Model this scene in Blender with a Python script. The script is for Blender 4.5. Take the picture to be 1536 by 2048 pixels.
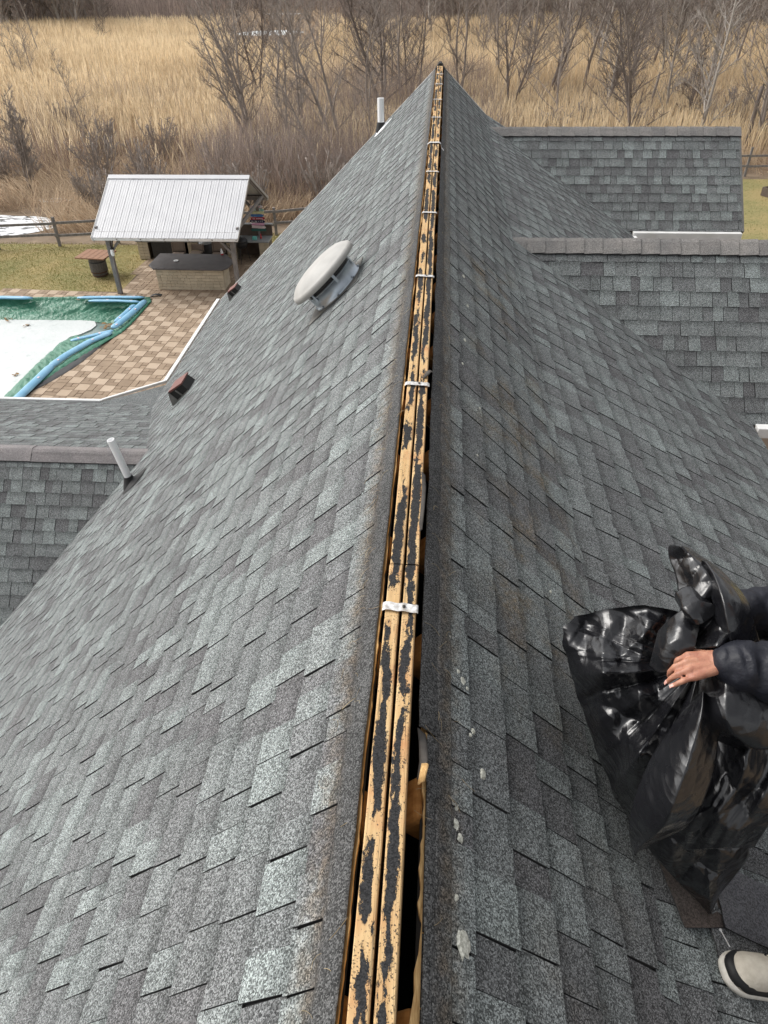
import bpy, bmesh, math, random
import numpy as np
from mathutils import Vector, Matrix, noise as mnoise

for o in list(bpy.data.objects): bpy.data.objects.remove(o)
scene = bpy.context.scene
COL = scene.collection
random.seed(7); rng = np.random.default_rng(7)

# ------------------------------------------------------------------ camera
# world: ridge of the main roof runs along +Y at x=0, z=0; ground lies at ZG
ZG = -9.6
CAM = np.array([0.083, 0.0, 1.65])
AX = np.array([[0.99740036, 0.0329886, -0.06406456],      # columns: camera right, down, forward
               [0.07074778, -0.61713831, 0.7836677],
               [-0.01368459, -0.78616287, -0.61786785]])
cam_d = bpy.data.cameras.new('camera'); cam = bpy.data.objects.new('camera', cam_d); COL.objects.link(cam)
mw = Matrix.Identity(4)
for i in range(3):
    mw[i][0] = AX[i, 0]; mw[i][1] = -AX[i, 1]; mw[i][2] = -AX[i, 2]; mw[i][3] = CAM[i]
cam.matrix_world = mw
cam_d.sensor_fit = 'VERTICAL'; cam_d.sensor_height = 36; cam_d.sensor_width = 27
cam_d.lens = 36 * 1440 / 2048; cam_d.clip_start = 0.05; cam_d.clip_end = 3000
scene.camera = cam
scene.render.resolution_x = 768; scene.render.resolution_y = 1024

# ------------------------------------------------------------------ sky, sun, exposure
SUN_AZ = math.radians(-70)      # measured from +Y towards +X
SUN_EL = math.radians(44)
world = bpy.data.worlds.new('World'); scene.world = world; world.use_nodes = True
nt = world.node_tree; nt.nodes.clear()
wo = nt.nodes.new('ShaderNodeOutputWorld'); wb = nt.nodes.new('ShaderNodeBackground')
sk = nt.nodes.new('ShaderNodeTexSky'); sk.sky_type = 'NISHITA'; sk.sun_disc = False
sk.sun_elevation = SUN_EL; sk.sun_rotation = SUN_AZ; sk.dust_density = 4.0; sk.ozone_density = 1.0
hs = nt.nodes.new('ShaderNodeHueSaturation'); hs.inputs['Saturation'].default_value = 0.12
nt.links.new(sk.outputs[0], hs.inputs['Color']); nt.links.new(hs.outputs[0], wb.inputs[0])
wb.inputs[1].default_value = 0.15
nt.links.new(wb.outputs[0], wo.inputs[0])
sun_d = bpy.data.lights.new('sun', 'SUN'); sun_d.energy = 1.05; sun_d.angle = math.radians(32); sun_d.color = (1.0, 0.95, 0.88)
sun = bpy.data.objects.new('sun', sun_d); COL.objects.link(sun)
sdir = Vector((math.sin(SUN_AZ) * math.cos(SUN_EL), math.cos(SUN_AZ) * math.cos(SUN_EL), math.sin(SUN_EL)))
sun.rotation_euler = sdir.to_track_quat('Z', 'Y').to_euler()
sun.location = (-6, 4, 9)
vs = scene.view_settings; vs.view_transform = 'Standard'; vs.look = 'None'; vs.gamma = 1.0; vs.exposure = 0.58
vs.use_curve_mapping = False
scene.render.engine = 'CYCLES'

# ------------------------------------------------------------------ materials
class NB:
    def __init__(s, name):
        s.m = bpy.data.materials.new(name); s.m.use_nodes = True
        s.t = s.m.node_tree; s.t.nodes.clear()
        s.out = s.t.nodes.new('ShaderNodeOutputMaterial'); s.p = s.t.nodes.new('ShaderNodeBsdfPrincipled')
        s.t.links.new(s.p.outputs[0], s.out.inputs[0])
    def set(s, sock, v):
        if isinstance(v, bpy.types.NodeSocket): s.t.links.new(v, sock)
        elif isinstance(v, (tuple, list)) and len(v) == 3 and sock.type == 'RGBA': sock.default_value = (*v, 1)
        else: sock.default_value = v
    def P(s, **k):
        for a, v in k.items(): s.set(s.p.inputs[a.replace('_', ' ')], v)
    def math(s, op, a, b=0.0, c=0.0, clamp=False):
        n = s.t.nodes.new('ShaderNodeMath'); n.operation = op; n.use_clamp = clamp
        s.set(n.inputs[0], a); s.set(n.inputs[1], b)
        if len(n.inputs) > 2: s.set(n.inputs[2], c)
        return n.outputs[0]
    def mix(s, f, a, b, mode='MIX'):
        n = s.t.nodes.new('ShaderNodeMix'); n.data_type = 'RGBA'; n.blend_type = mode
        s.set(n.inputs[0], f); s.set(n.inputs[6], a); s.set(n.inputs[7], b); return n.outputs[2]
    def rng(s, v, a, b, c, d, smooth=False):
        n = s.t.nodes.new('ShaderNodeMapRange'); n.interpolation_type = 'SMOOTHSTEP' if smooth else 'LINEAR'
        s.set(n.inputs[0], v)
        for i, q in enumerate((a, b, c, d)): s.set(n.inputs[i + 1], q)
        return n.outputs[0]
    def pos(s): return s.t.nodes.new('ShaderNodeNewGeometry').outputs['Position']
    def obj(s): return s.t.nodes.new('ShaderNodeTexCoord').outputs['Object']
    def uv(s): return s.t.nodes.new('ShaderNodeTexCoord').outputs['UV']
    def xyz(s, v):
        n = s.t.nodes.new('ShaderNodeSeparateXYZ'); s.set(n.inputs[0], v); return n.outputs
    def scale(s, v, sc):
        n = s.t.nodes.new('ShaderNodeMapping'); s.set(n.inputs[0], v); n.inputs['Scale'].default_value = sc; return n.outputs[0]
    def noise(s, v, sc, det=3.0, rough=0.55, dist=0.0):
        n = s.t.nodes.new('ShaderNodeTexNoise'); s.set(n.inputs['Vector'], v)
        n.inputs['Scale'].default_value = sc; n.inputs['Detail'].default_value = det
        n.inputs['Roughness'].default_value = rough; n.inputs['Distortion'].default_value = dist
        return n.outputs[0]
    def cell(s, v, sc):
        n = s.t.nodes.new('ShaderNodeTexVoronoi'); s.set(n.inputs['Vector'], v); n.inputs['Scale'].default_value = sc
        return s.xyz(n.outputs['Color'])[0]
    def attr(s, name):
        n = s.t.nodes.new('ShaderNodeAttribute'); n.attribute_name = name; return n.outputs['Fac']
    def bump(s, h, st, dist=0.01):
        n = s.t.nodes.new('ShaderNodeBump'); s.set(n.inputs['Height'], h)
        n.inputs['Strength'].default_value = st; n.inputs['Distance'].default_value = dist
        s.t.links.new(n.outputs[0], s.p.inputs['Normal'])

def simple(name, c1, c2=None, rough=0.7, sc=8.0, det=4.0, bump=0.0, bsc=40.0, metallic=0.0, spec=0.4, stretch=(1, 1, 1), tone=False, bd=0.01):
    b = NB(name); co = b.scale(b.obj(), stretch)
    c2 = c2 or tuple(x * 0.75 for x in c1)
    f = b.rng(b.noise(co, sc, det), 0.32, 0.68, 0, 1)
    if tone:
        f = b.math('ADD', b.math('MULTIPLY', f, 0.4), b.math('MULTIPLY', b.attr('tone'), 0.6), clamp=True)
    b.P(Base_Color=b.mix(f, c1, c2), Roughness=rough, Metallic=metallic, Specular_IOR_Level=spec)
    if bump: b.bump(b.noise(co, bsc, 3), bump, bd)
    return b.m

def shingle_mat():
    b = NB('asphalt_shingle'); p = b.pos(); X, Y, Z = b.xyz(p); uv = b.xyz(b.uv()); tone = b.attr('tone')
    c = b.mix(tone, (0.112, 0.112, 0.115), (0.230, 0.258, 0.252))
    warm = b.rng(b.noise(p, 2.3, 3), 0.4, 0.7, 0, 0.35)
    c = b.mix(warm, c, (0.130, 0.126, 0.127))
    # printed shadow band towards the top of each tab
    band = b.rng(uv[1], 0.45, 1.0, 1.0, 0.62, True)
    big = b.rng(b.noise(p, 5.0, 4), 0.25, 0.75, 0.80, 1.20)
    g = b.cell(p, 270.0); g2 = b.cell(p, 520.0)
    gr = b.math('MULTIPLY', b.rng(b.math('POWER', g, 1.6), 0, 1, 0.32, 2.15), b.rng(g2, 0, 1, 0.65, 1.35))
    # former ridge-cap strip: darker, with a dirt line along its outer edge
    wob = b.math('MULTIPLY', b.math('SUBTRACT', b.noise(p, 9.0, 4), 0.5), 0.045)
    ax = b.math('ADD', b.math('ABSOLUTE', X), wob)
    taper = b.rng(Y, 0.0, 8.0, 0.0, 0.035)
    ax = b.math('ADD', ax, taper)
    core = b.rng(ax, 0.140, 0.180, 1.0, 0.0, True)
    line = b.math('MULTIPLY', b.rng(ax, 0.120, 0.160, 0, 1, True), b.rng(ax, 0.165, 0.22, 1, 0, True))
    line = b.math('MULTIPLY', line, b.rng(b.noise(p, 26.0, 5), 0.34, 0.62, 0.1, 1.0))
    c = b.mix(b.math('MULTIPLY', core, 0.82), c, (0.047, 0.045, 0.045))
    c = b.mix(b.math('MULTIPLY', line, 0.6), c, (0.115, 0.088, 0.060))
    # dried moss / leaf stain patches below the ridge on the right
    ms = b.math('MULTIPLY', b.rng(X, 0.18, 0.45, 0, 1, True), b.rng(X, 0.62, 0.95, 1, 0, True))
    ms = b.math('MULTIPLY', ms, b.math('MULTIPLY', b.rng(Y, 5.5, 7.5, 1, 0, True), b.rng(Y, 1.2, 2.2, 0.15, 0.75, True)))
    ms = b.math('MULTIPLY', ms, b.rng(b.noise(p, 3.2, 5, 0.65), 0.47, 0.66, 0, 1, True))
    ms = b.math('MULTIPLY', ms, b.rng(b.noise(p, 45.0, 3), 0.30, 0.62, 0.15, 1.0))
    c = b.mix(ms, c, (0.150, 0.108, 0.058))
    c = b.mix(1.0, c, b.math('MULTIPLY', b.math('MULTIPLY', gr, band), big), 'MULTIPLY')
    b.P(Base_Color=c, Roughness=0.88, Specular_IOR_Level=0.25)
    b.bump(g, 0.5, 0.0025)
    return b.m

def cap_mat(name, c1, c2):
    b = NB(name); p = b.pos(); g = b.cell(p, 240.0)
    c = b.mix(b.rng(b.noise(p, 4.0, 4), 0.35, 0.65, 0, 1), c1, c2)
    c = b.mix(b.attr('tone'), c, (0.11, 0.105, 0.108))
    c = b.mix(1.0, c, b.rng(g, 0, 1, 0.55, 1.45), 'MULTIPLY')
    b.P(Base_Color=c, Roughness=0.9, Specular_IOR_Level=0.2); b.bump(g, 0.5, 0.003); return b.m

def ridge_wood():
    # sawn lumber with torn black membrane stuck along the middle of every board
    b = NB('ridge_lumber'); p = b.pos(); uv = b.xyz(b.uv()); tone = b.attr('tone')
    st = b.scale(p, (60, 2.2, 20)); grain = b.noise(st, 2.5, 4)
    c = b.mix(b.rng(grain, 0.3, 0.7, 0, 1), (0.62, 0.43, 0.225), (0.50, 0.315, 0.145))
    blot = b.rng(b.noise(p, 7.0, 3), 0.5, 0.72, 0, 0.7)
    c = b.mix(blot, c, (0.46, 0.20, 0.085))
    pale = b.rng(b.noise(b.scale(p, (30, 6, 8)), 1.0, 2), 0.5, 0.7, 0, 0.55)
    c = b.mix(pale, c, (0.66, 0.50, 0.28))
    mid = b.math('ABSOLUTE', b.math('SUBTRACT', uv[0], b.math('ADD', 0.45, b.math('MULTIPLY', b.math('SUBTRACT', b.noise(b.scale(p, (3, 3.0, 3)), 1.0, 1), 0.5), 0.35))))
    edge = b.math('MULTIPLY', b.math('SUBTRACT', b.noise(b.scale(p, (60, 30, 40)), 1.0, 8, 0.82), 0.5), 1.5)
    cover = b.rng(b.noise(b.scale(p, (9, 2.2, 2)), 1.6, 3), 0.36, 0.52, -0.18, 0.44)
    fac = b.rng(b.math('ADD', mid, edge), b.math('SUBTRACT', cover, 0.02), b.math('ADD', cover, 0.02), 1, 0)
    spk = b.rng(b.math('ADD', b.noise(p, 190.0, 3), b.math('MULTIPLY', b.math('SUBTRACT', b.noise(p, 12.0, 2), 0.5), 0.35)), 0.60, 0.66, 0, 0.9)
    crk = b.rng(b.math('ABSOLUTE', b.math('SUBTRACT', b.noise(b.scale(p, (45, 0.9, 9)), 1.0, 3), 0.47)), 0.0, 0.006, 0.75, 0.0)
    spk = b.math('MAXIMUM', spk, crk)
    fac = b.math('MAXIMUM', fac, spk)
    blk = b.mix(b.cell(p, 300.0), (0.012, 0.012, 0.013), (0.045, 0.045, 0.046))
    b.P(Base_Color=b.mix(fac, c, blk), Roughness=0.85, Specular_IOR_Level=0.2)
    b.bump(b.math('ADD', b.math('MULTIPLY', fac, 0.6), b.math('MULTIPLY', grain, 0.4)), 0.6, 0.004); return b.m

M = {}
M['shingle'] = shingle_mat()
M['edge'] = simple('asphalt_cut_edge', (0.016, 0.016, 0.017), (0.035, 0.035, 0.035), 0.95)
M['deck'] = simple('roof_felt', (0.02, 0.02, 0.021), (0.03, 0.03, 0.03), 0.95)
M['cap_pink'] = cap_mat('ridge_cap_faded', (0.31, 0.285, 0.28), (0.235, 0.22, 0.22))
M['cap_grey'] = cap_mat('ridge_cap_grey', (0.27, 0.255, 0.24), (0.20, 0.195, 0.19))
M['ridge_wood'] = ridge_wood()
M['ply'] = simple('torn_plywood', (0.66, 0.43, 0.19), (0.42, 0.24, 0.09), 0.85, 30, 4, 0.4, 90, stretch=(6, 1, 6))
M['rafter'] = simple('rafter_lumber', (0.50, 0.25, 0.075), (0.34, 0.15, 0.04), 0.8, 10, 4, stretch=(1, 5, 5))
M['felt'] = simple('curled_felt', (0.045, 0.042, 0.040), (0.09, 0.08, 0.07), 0.9, 20)
M['strap'] = simple('galvanised_strap', (0.74, 0.75, 0.76), (0.40, 0.37, 0.33), 0.45, 60, 4, 0.5, 120, metallic=0.25, bd=0.003)
M['nail'] = simple('dark_nail', (0.05, 0.045, 0.04), None, 0.6)
M['pvc'] = simple('white_pvc', (0.92, 0.925, 0.93), (0.88, 0.885, 0.89), 0.45, 3)
M['rubber'] = simple('black_rubber', (0.015, 0.015, 0.016), (0.03, 0.03, 0.03), 0.7)
M['galv'] = simple('galvanised_sheet', (0.52, 0.57, 0.62), (0.40, 0.45, 0.50), 0.32, 12, metallic=0.85)
M['beige'] = simple('aged_cream_metal', (0.44, 0.432, 0.412), (0.36, 0.352, 0.335), 0.55, 6, 5)
M['screen'] = simple('vent_screen', (0.02, 0.02, 0.02), (0.06, 0.06, 0.06), 0.6, 160)
M['trim'] = simple('white_trim', (0.80, 0.80, 0.79), (0.68, 0.68, 0.66), 0.4, 4)
M['siding'] = simple('beige_siding', (0.50, 0.42, 0.35), (0.44, 0.37, 0.31), 0.6, 3)
M['vent_red'] = simple('faded_red_plastic', (0.21, 0.085, 0.072), (0.15, 0.065, 0.055), 0.6, 20)
M['vent_black'] = simple('black_plastic', (0.012, 0.011, 0.010), None, 0.5)
M['vent_grey'] = simple('grey_plastic', (0.17, 0.16, 0.15), (0.12, 0.12, 0.11), 0.6, 14)
M['lichen'] = simple('pale_lichen', (0.66, 0.66, 0.59), (0.30, 0.30, 0.25), 0.95, 130, 4, 0.8, 150, bd=0.004)
M['straw'] = simple('dry_straw', (0.42, 0.34, 0.20), (0.25, 0.18, 0.10), 0.9)

# ------------------------------------------------------------------ helpers
def tag(o, label=None, cat=None, group=None, kind=None):
    if label: o['label'] = label
    if cat: o['category'] = cat
    if group: o['group'] = group
    if kind: o['kind'] = kind
    return o
def empty(name, loc=(0, 0, 0), rz=0.0, label=None, cat=None, group=None):
    o = bpy.data.objects.new(name, None); COL.objects.link(o); o.location = loc; o.rotation_euler = (0, 0, rz)
    o.empty_display_size = 0.2
    return tag(o, label, cat, group)

class MB:
    """collects verts / faces for one mesh; optional per-face material, per-vert tone, per-vert uv"""
    def __init__(s): s.v = []; s.f = []; s.mi = []; s.tone = []; s.uvs = []
    def vert(s, p, tone=0.5, uv=(0, 0)): s.v.append(tuple(p)); s.tone.append(tone); s.uvs.append(uv); return len(s.v) - 1
    def face(s, idx, mi=0): s.f.append(tuple(idx)); s.mi.append(mi)
    def hexa(s, c, mi=0, tone=0.5):           # 8 corners: bottom 4 (ccw), top 4
        i = [s.vert(p, tone) for p in c]
        for q in ((0, 3, 2, 1), (4, 5, 6, 7), (0, 1, 5, 4), (1, 2, 6, 5), (2, 3, 7, 6), (3, 0, 4, 7)): s.face([i[k] for k in q], mi)
    def box(s, c, d, mi=0, M3=None, tone=0.5):
        x, y, z = (q / 2 for q in d); c = Vector(c)
        pts = [Vector(p) for p in ((-x, -y, -z), (x, -y, -z), (x, y, -z), (-x, y, -z), (-x, -y, z), (x, -y, z), (x, y, z), (-x, y, z))]
        if M3 is not None: pts = [M3 @ p for p in pts]
        s.hexa([c + p for p in pts], mi, tone)
    def beam(s, a, b, w, h, up=(0, 0, 1), mi=0, tone=0.5):
        a = Vector(a); b = Vector(b); d = (b - a).normalized(); r = d.cross(Vector(up))
        if r.length < 1e-4: r = d.cross(Vector((1, 0, 0)))
        r.normalize(); u = r.cross(d)
        c = [p + r * sx * w / 2 + u * sz * h / 2 for sz in (-1, 1) for p, sx in ((a, -1), (a, 1), (b, 1), (b, -1))]
        s.hexa(c, mi, tone)
    def tube(s, pts, rad, n=8, mi=0, caps=True, tone=0.5, flat=1.0):
        pts = [Vector(p) for p in pts]; rings = []
        ref = Vector((0.31, 0.17, 0.93))
        for k, p in enumerate(pts):
            d = (pts[min(k + 1, len(pts) - 1)] - pts[max(k - 1, 0)])
            d = d.normalized() if d.length > 1e-9 else Vector((0, 0, 1))
            r = d.cross(ref)
            if r.length < 1e-3: r = d.cross(Vector((1, 0, 0)))
            r.normalize(); u = r.cross(d)
            rr = rad[k] if hasattr(rad, '__len__') else rad
            rings.append([s.vert(p + r * math.cos(a) * rr + u * math.sin(a) * rr * flat, tone) for a in (2 * math.pi * i / n for i in range(n))])
        for a, b in zip(rings, rings[1:]):
            for i in range(n): s.face((a[i], a[(i + 1) % n], b[(i + 1) % n], b[i]), mi)
        if caps: s.face(rings[0][::-1], mi); s.face(rings[-1], mi)
    def lathe(s, prof, n=32, Mx=None, mi=0, caps=True):
        rings = []
        for r, z in prof:
            ring = []
            for i in range(n):
                a = 2 * math.pi * i / n; p = Vector((r * math.cos(a), r * math.sin(a), z))
                ring.append(s.vert(Mx @ p if Mx is not None else p))
            rings.append(ring)
        for a, b in zip(rings, rings[1:]):
            for i in range(n): s.face((a[i], a[(i + 1) % n], b[(i + 1) % n], b[i]), mi)
        if caps: s.face(rings[0][::-1], mi); s.face(rings[-1], mi)
    def grid(s, P, mi=0, tone=0.5, closed_u=False):
        nu = len(P); nv = len(P[0])
        I = [[s.vert(P[i][j], tone, (i / max(1, nu - 1), j / max(1, nv - 1))) for j in range(nv)] for i in range(nu)]
        for i in range(nu if closed_u else nu - 1):
            for j in range(nv - 1):
                k = (i + 1) % nu
                s.face((I[i][j], I[k][j], I[k][j + 1], I[i][j + 1]), mi)
        return I
    def mesh(s, name, mats, smooth=False):
        me = bpy.data.meshes.new(name); me.from_pydata(s.v, [], s.f)
        for m in (mats if isinstance(mats, (list, tuple)) else [mats]): me.materials.append(M[m] if isinstance(m, str) else m)
        if any(s.mi): me.polygons.foreach_set('material_index', s.mi)
        a = me.attributes.new('tone', 'FLOAT', 'POINT'); a.data.foreach_set('value', s.tone)
        uvl = me.uv_layers.new(name='UVMap'); li = np.empty(len(me.loops), dtype=np.int32); me.loops.foreach_get('vertex_index', li)
        uvl.data.foreach_set('uv', np.asarray(s.uvs, dtype=np.float32)[li].ravel())
        if smooth: me.polygons.foreach_set('use_smooth', [True] * len(me.polygons))
        me.update(); return me
    def build(s, name, mats, parent=None, smooth=False):
        o = bpy.data.objects.new(name, s.mesh(name, mats, smooth)); COL.objects.link(o)
        if parent is not None: o.parent = parent
        return o
def link(name, me, parent=None, mat=None):
    o = bpy.data.objects.new(name, me); COL.objects.link(o)
    if parent is not None: o.parent = parent
    return o
def bevel(o, w=0.005, seg=2, ang=40):
    b = o.modifiers.new('bevel', 'BEVEL'); b.width = w; b.segments = seg; b.limit_method = 'ANGLE'; b.angle_limit = math.radians(ang); return o
def fn(x, y=0.0, z=0.0): return mnoise.noise(Vector((x, y, z)))
def to_px(P):
    q = (np.asarray(P, float) - CAM) @ AX
    return 768 + 1440 * q[..., 0] / q[..., 2], 1024 + 1440 * q[..., 1] / q[..., 2], q[..., 2]

# ================================================================== THE HOUSE
m1, m2 = 0.945, 0.565
S1, S2 = math.hypot(1, m1), math.hypot(1, m2)
EXP = 0.16
house = empty('house', (0, 0, 0), 0, 'house with steep grey shingled roofs and its main ridge torn open', 'house')

def zL(x, y): return m1 * x if x <= 0 else -9
def zR1(x, y): return -m1 * x
def zR2(x, y): return -0.803 - m2 * (x - 0.85)
CLr = (7.30, -3.30); CRa = (7.87, -0.82); CRb = (13.93, -0.845)
PLANES = {   # name: (height function, validity)
 'L':  (lambda x, y: m1 * x, lambda x, y: x <= 0 and (x > -4.65 or y < 6.6)),
 'R1': (lambda x, y: -m1 * x, lambda x, y: 0 <= x <= 0.85),
 'R2': (lambda x, y: zR2(x, y), lambda x, y: 0.85 <= x <= 3.25),
 'LN': (lambda x, y: CLr[1] - m1 * (CLr[0] - y), lambda x, y: x < -3.3 and y <= CLr[0]),
 'LF': (lambda x, y: CLr[1] - 0.355 * (y - CLr[0]), lambda x, y: x < -3.3 and CLr[0] <= y <= 10.43),
 'AN': (lambda x, y: CRa[1] - m1 * (CRa[0] - y), lambda x, y: x > 0.8 and 6.44 <= y <= CRa[0]),
 'AF': (lambda x, y: CRa[1] - m1 * (y - CRa[0]), lambda x, y: x > 0.8 and CRa[0] <= y <= 9.30),
 'BN': (lambda x, y: CRb[1] - m1 * (CRb[0] - y), lambda x, y: x > 0.8 and 12.57 <= y <= CRb[0]),
 'BF': (lambda x, y: CRb[1] - m1 * (y - CRb[0]), lambda x, y: x > 0.8 and CRb[0] <= y <= 15.3),
}
def hidden(name, x, y):
    z = PLANES[name][0](x, y)
    for k, (h, ok) in PLANES.items():
        if k != name and ok(x, y) and h(x, y) > z + 0.035: return True
    return False

roof = None
deck = MB()
TABS = []   # every tab: (corner list, tone, raised)
def run_plane(name, O, U, D, d0, d1, urange, seed):
    """O: point on the top line; U along the courses; D down the slope; courses counted down from d0"""
    r = random.Random(seed); O = Vector(O); U = Vector(U); D = Vector(D); Nn = U.cross(D).normalized()
    if Nn.z < 0: Nn = -Nn
    k = 0; d = d0
    while d < d1 - 0.02:
        db = min(d + EXP, d1 + 0.012); u0, u1 = urange((d + db) / 2)
        u = u0 - r.random() * 0.12; raised = r.random() < 0.5
        run_tone = r.random()
        while u < u1:
            w = r.choice((0.095, 0.115, 0.13, 0.15, 0.17, 0.20, 0.24)) * r.uniform(0.9, 1.1) * (1.0 if raised else 0.92)
            a, b = max(u, u0), min(u + w, u1); u += w
            if b - a > 0.02:
                if not all(hidden(name, cp.x, cp.y) for cp in (O + U * a + D * d, O + U * b + D * d, O + U * b + D * db, O + U * a + D * db)):
                    if r.random() < 0.3: run_tone = r.random()
                    tone = (0.40 + 0.50 * run_tone if r.random() < 0.75 else r.uniform(0.10, 0.40)) if raised else (r.uniform(0.0, 0.35) if r.random() < 0.55 else r.uniform(0.3, 0.7))
                    hb, ht = (0.0068 + r.uniform(-0.001, 0.002), 0.0040) if raised else (0.0036, 0.0012)
                    j = r.uniform(-0.004, 0.004); sk_ = r.uniform(-0.006, 0.006) if raised else 0
                    top = d - 0.012
                    q = [O + U * (a + 0.002) + D * top, O + U * (b - 0.002) + D * top, O + U * (b - 0.002 + sk_) + D * (db + j), O + U * (a + 0.002 + sk_) + D * (db + j)]
                    TABS.append((q, (ht, ht, hb, hb), Nn, tone, raised))
            raised = not raised if r.random() < 0.88 else raised
        d += EXP; k += 1

dL = Vector((-1, 0, -m1)) / S1; dR1 = Vector((1, 0, -m1)) / S1; dR2 = Vector((1, 0, -m2)) / S2
dN = Vector((0, -1, -m1)) / S1; dF = Vector((0, 1, -m1)) / S1; S3 = math.hypot(1, 0.355); dLF = Vector((0, 1, -0.355)) / S3
UY = (0, 1, 0); UX = (1, 0, 0)
YE = 15.0; Y0 = -2.2
run_plane('L', (0, 0, 0), UY, dL, 0.092 * S1, 6.6 * S1, lambda d: (Y0, YE) if d < 4.65 * S1 else (Y0, 6.5), 11)
run_plane('R1', (0, 0, 0), UY, dR1, 0.104 * S1, 0.85 * S1, lambda d: (Y0, YE), 12)
run_plane('R2', (0.85, 0, -0.803), UY, dR2, 0.0, 2.4 * S2, lambda d: (Y0, YE), 13)
run_plane('LN', (-10, CLr[0], CLr[1]), UX, dN, 0.06, 2.6 * S1, lambda d: (0, 6.7), 14)
run_plane('LF', (-10, CLr[0], CLr[1]), UX, dLF, 0.06, 3.13 * S3, lambda d: (0, 6.7), 15)
run_plane('AN', (0.6, CRa[0], CRa[1]), UX, dN, 0.08, 1.42 * S1, lambda d: (0, 5.2), 16)
run_plane('AF', (0.6, CRa[0], CRa[1]), UX, dF, 0.08, 1.42 * S1, lambda d: (0, 5.2), 17)
run_plane('BN', (0.6, CRb[0], CRb[1]), UX, dN, 0.08, 1.355 * S1, lambda d: (0, 4.47), 18)
run_plane('BF', (0.6, CRb[0], CRb[1]), UX, dF, 0.08, 1.36 * S1, lambda d: (0, 4.47), 19)

# sheathing below the shingles, one slab per slope
def slab(P, N, t=0.02, off=-0.006):
    N = Vector(N); P = [Vector(p) for p in P]
    deck.hexa([p + N * (off - t) for p in P] + [p + N * off for p in P])
def slope_slab(O, U, D, u0, u1, da, db, off=-0.006):
    O, U, D = Vector(O), Vector(U), Vector(D); N = U.cross(D).normalized()
    if N.z < 0: N = -N
    slab([O + U * u0 + D * da, O + U * u1 + D * da, O + U * u1 + D * db, O + U * u0 + D * db], N, 0.02, off)
slope_slab((0, 0, 0), UY, dL, 6.5, YE, 0.082 * S1, 4.64 * S1); slope_slab((0, 0, 0), UY, dL, Y0, 6.5, 0.082 * S1, 6.6 * S1)
slope_slab((0, 0, 0), UY, dR1, Y0, YE, 0.100 * S1, 0.85 * S1); slope_slab((0.85, 0, -0.803), UY, dR2, Y0, YE, 0.0, 2.39 * S2)
slope_slab((-10, CLr[0], CLr[1]), UX, dN, 0, 6.7, 0.0, 2.6 * S1, -0.007); slope_slab((-10, CLr[0], CLr[1]), UX, dLF, 0, 6.7, 0.0, 3.12 * S3, -0.007)
for (yy, zz), le, dd in ((CRa, 5.2, 1.41), (CRb, 4.46, 1.35)):
    for D_ in (dN, dF): slope_slab((0.6, yy, zz), UX, D_, 0, le, 0.0, dd * S1, -0.007)
roof = deck.build('roof', 'deck', house)

def tab_geo(mb, t):
    q, hs_, Nn, tone, raised = t
    lo = [mb.vert(p - Nn * 0.006, tone, (0, 0)) for p in q]
    hi = [mb.vert(p + Nn * h, tone, uv) for p, h, uv in zip(q, hs_, ((0, 1), (1, 1), (1, 0), (0, 0)))]
    mb.face(hi, 0)
    for a, b in ((0, 1), (1, 2), (2, 3), (3, 0)): mb.face((lo[a], lo[b], hi[b], hi[a]), 1)
# the 300 that show largest are objects of their own
cen = np.array([np.mean([tuple(p) for p in t[0]], axis=0) for t in TABS])
px, py, dep = to_px(cen)
def parea(t):
    x, y, d = to_px(np.array([tuple(p) for p in t[0]])); return abs(np.dot(x, np.roll(y, 1)) - np.dot(y, np.roll(x, 1))) / 2
inside = (dep > 0.3) & (px > 0) & (px < 1536) & (py > 0) & (py < 2048) & ~((px > 1230) & (py > 1230) & (py < 1700))
area = np.array([parea(t) if ok else 0.0 for t, ok in zip(TABS, inside)])
big = set(np.argsort(-area)[:300].tolist())
field = MB()
for i, t in enumerate(TABS):
    if i in big:
        one = MB(); tab_geo(one, t); one.build('shingle', ['shingle', 'edge'], roof)
    else: tab_geo(field, t)
tag(field.build('shingle_field', ['shingle', 'edge'], roof), kind='stuff')

# small flat apron where the two left eaves meet
ap = MB(); za = -4.385
for zz in (za - 0.02, za): [ap.vert((x, y, zz), 0.4) for x, y in ((-4.45, 11.2), (-5.6, 10.40), (-4.45, 10.2))]
ap.face((3, 4, 5)); ap.face((2, 1, 0))
for a in range(3): ap.face((a, (a + 1) % 3, 3 + (a + 1) % 3, 3 + a), 1)
ap.build('eave_apron', ['shingle', 'edge'], roof)

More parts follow.
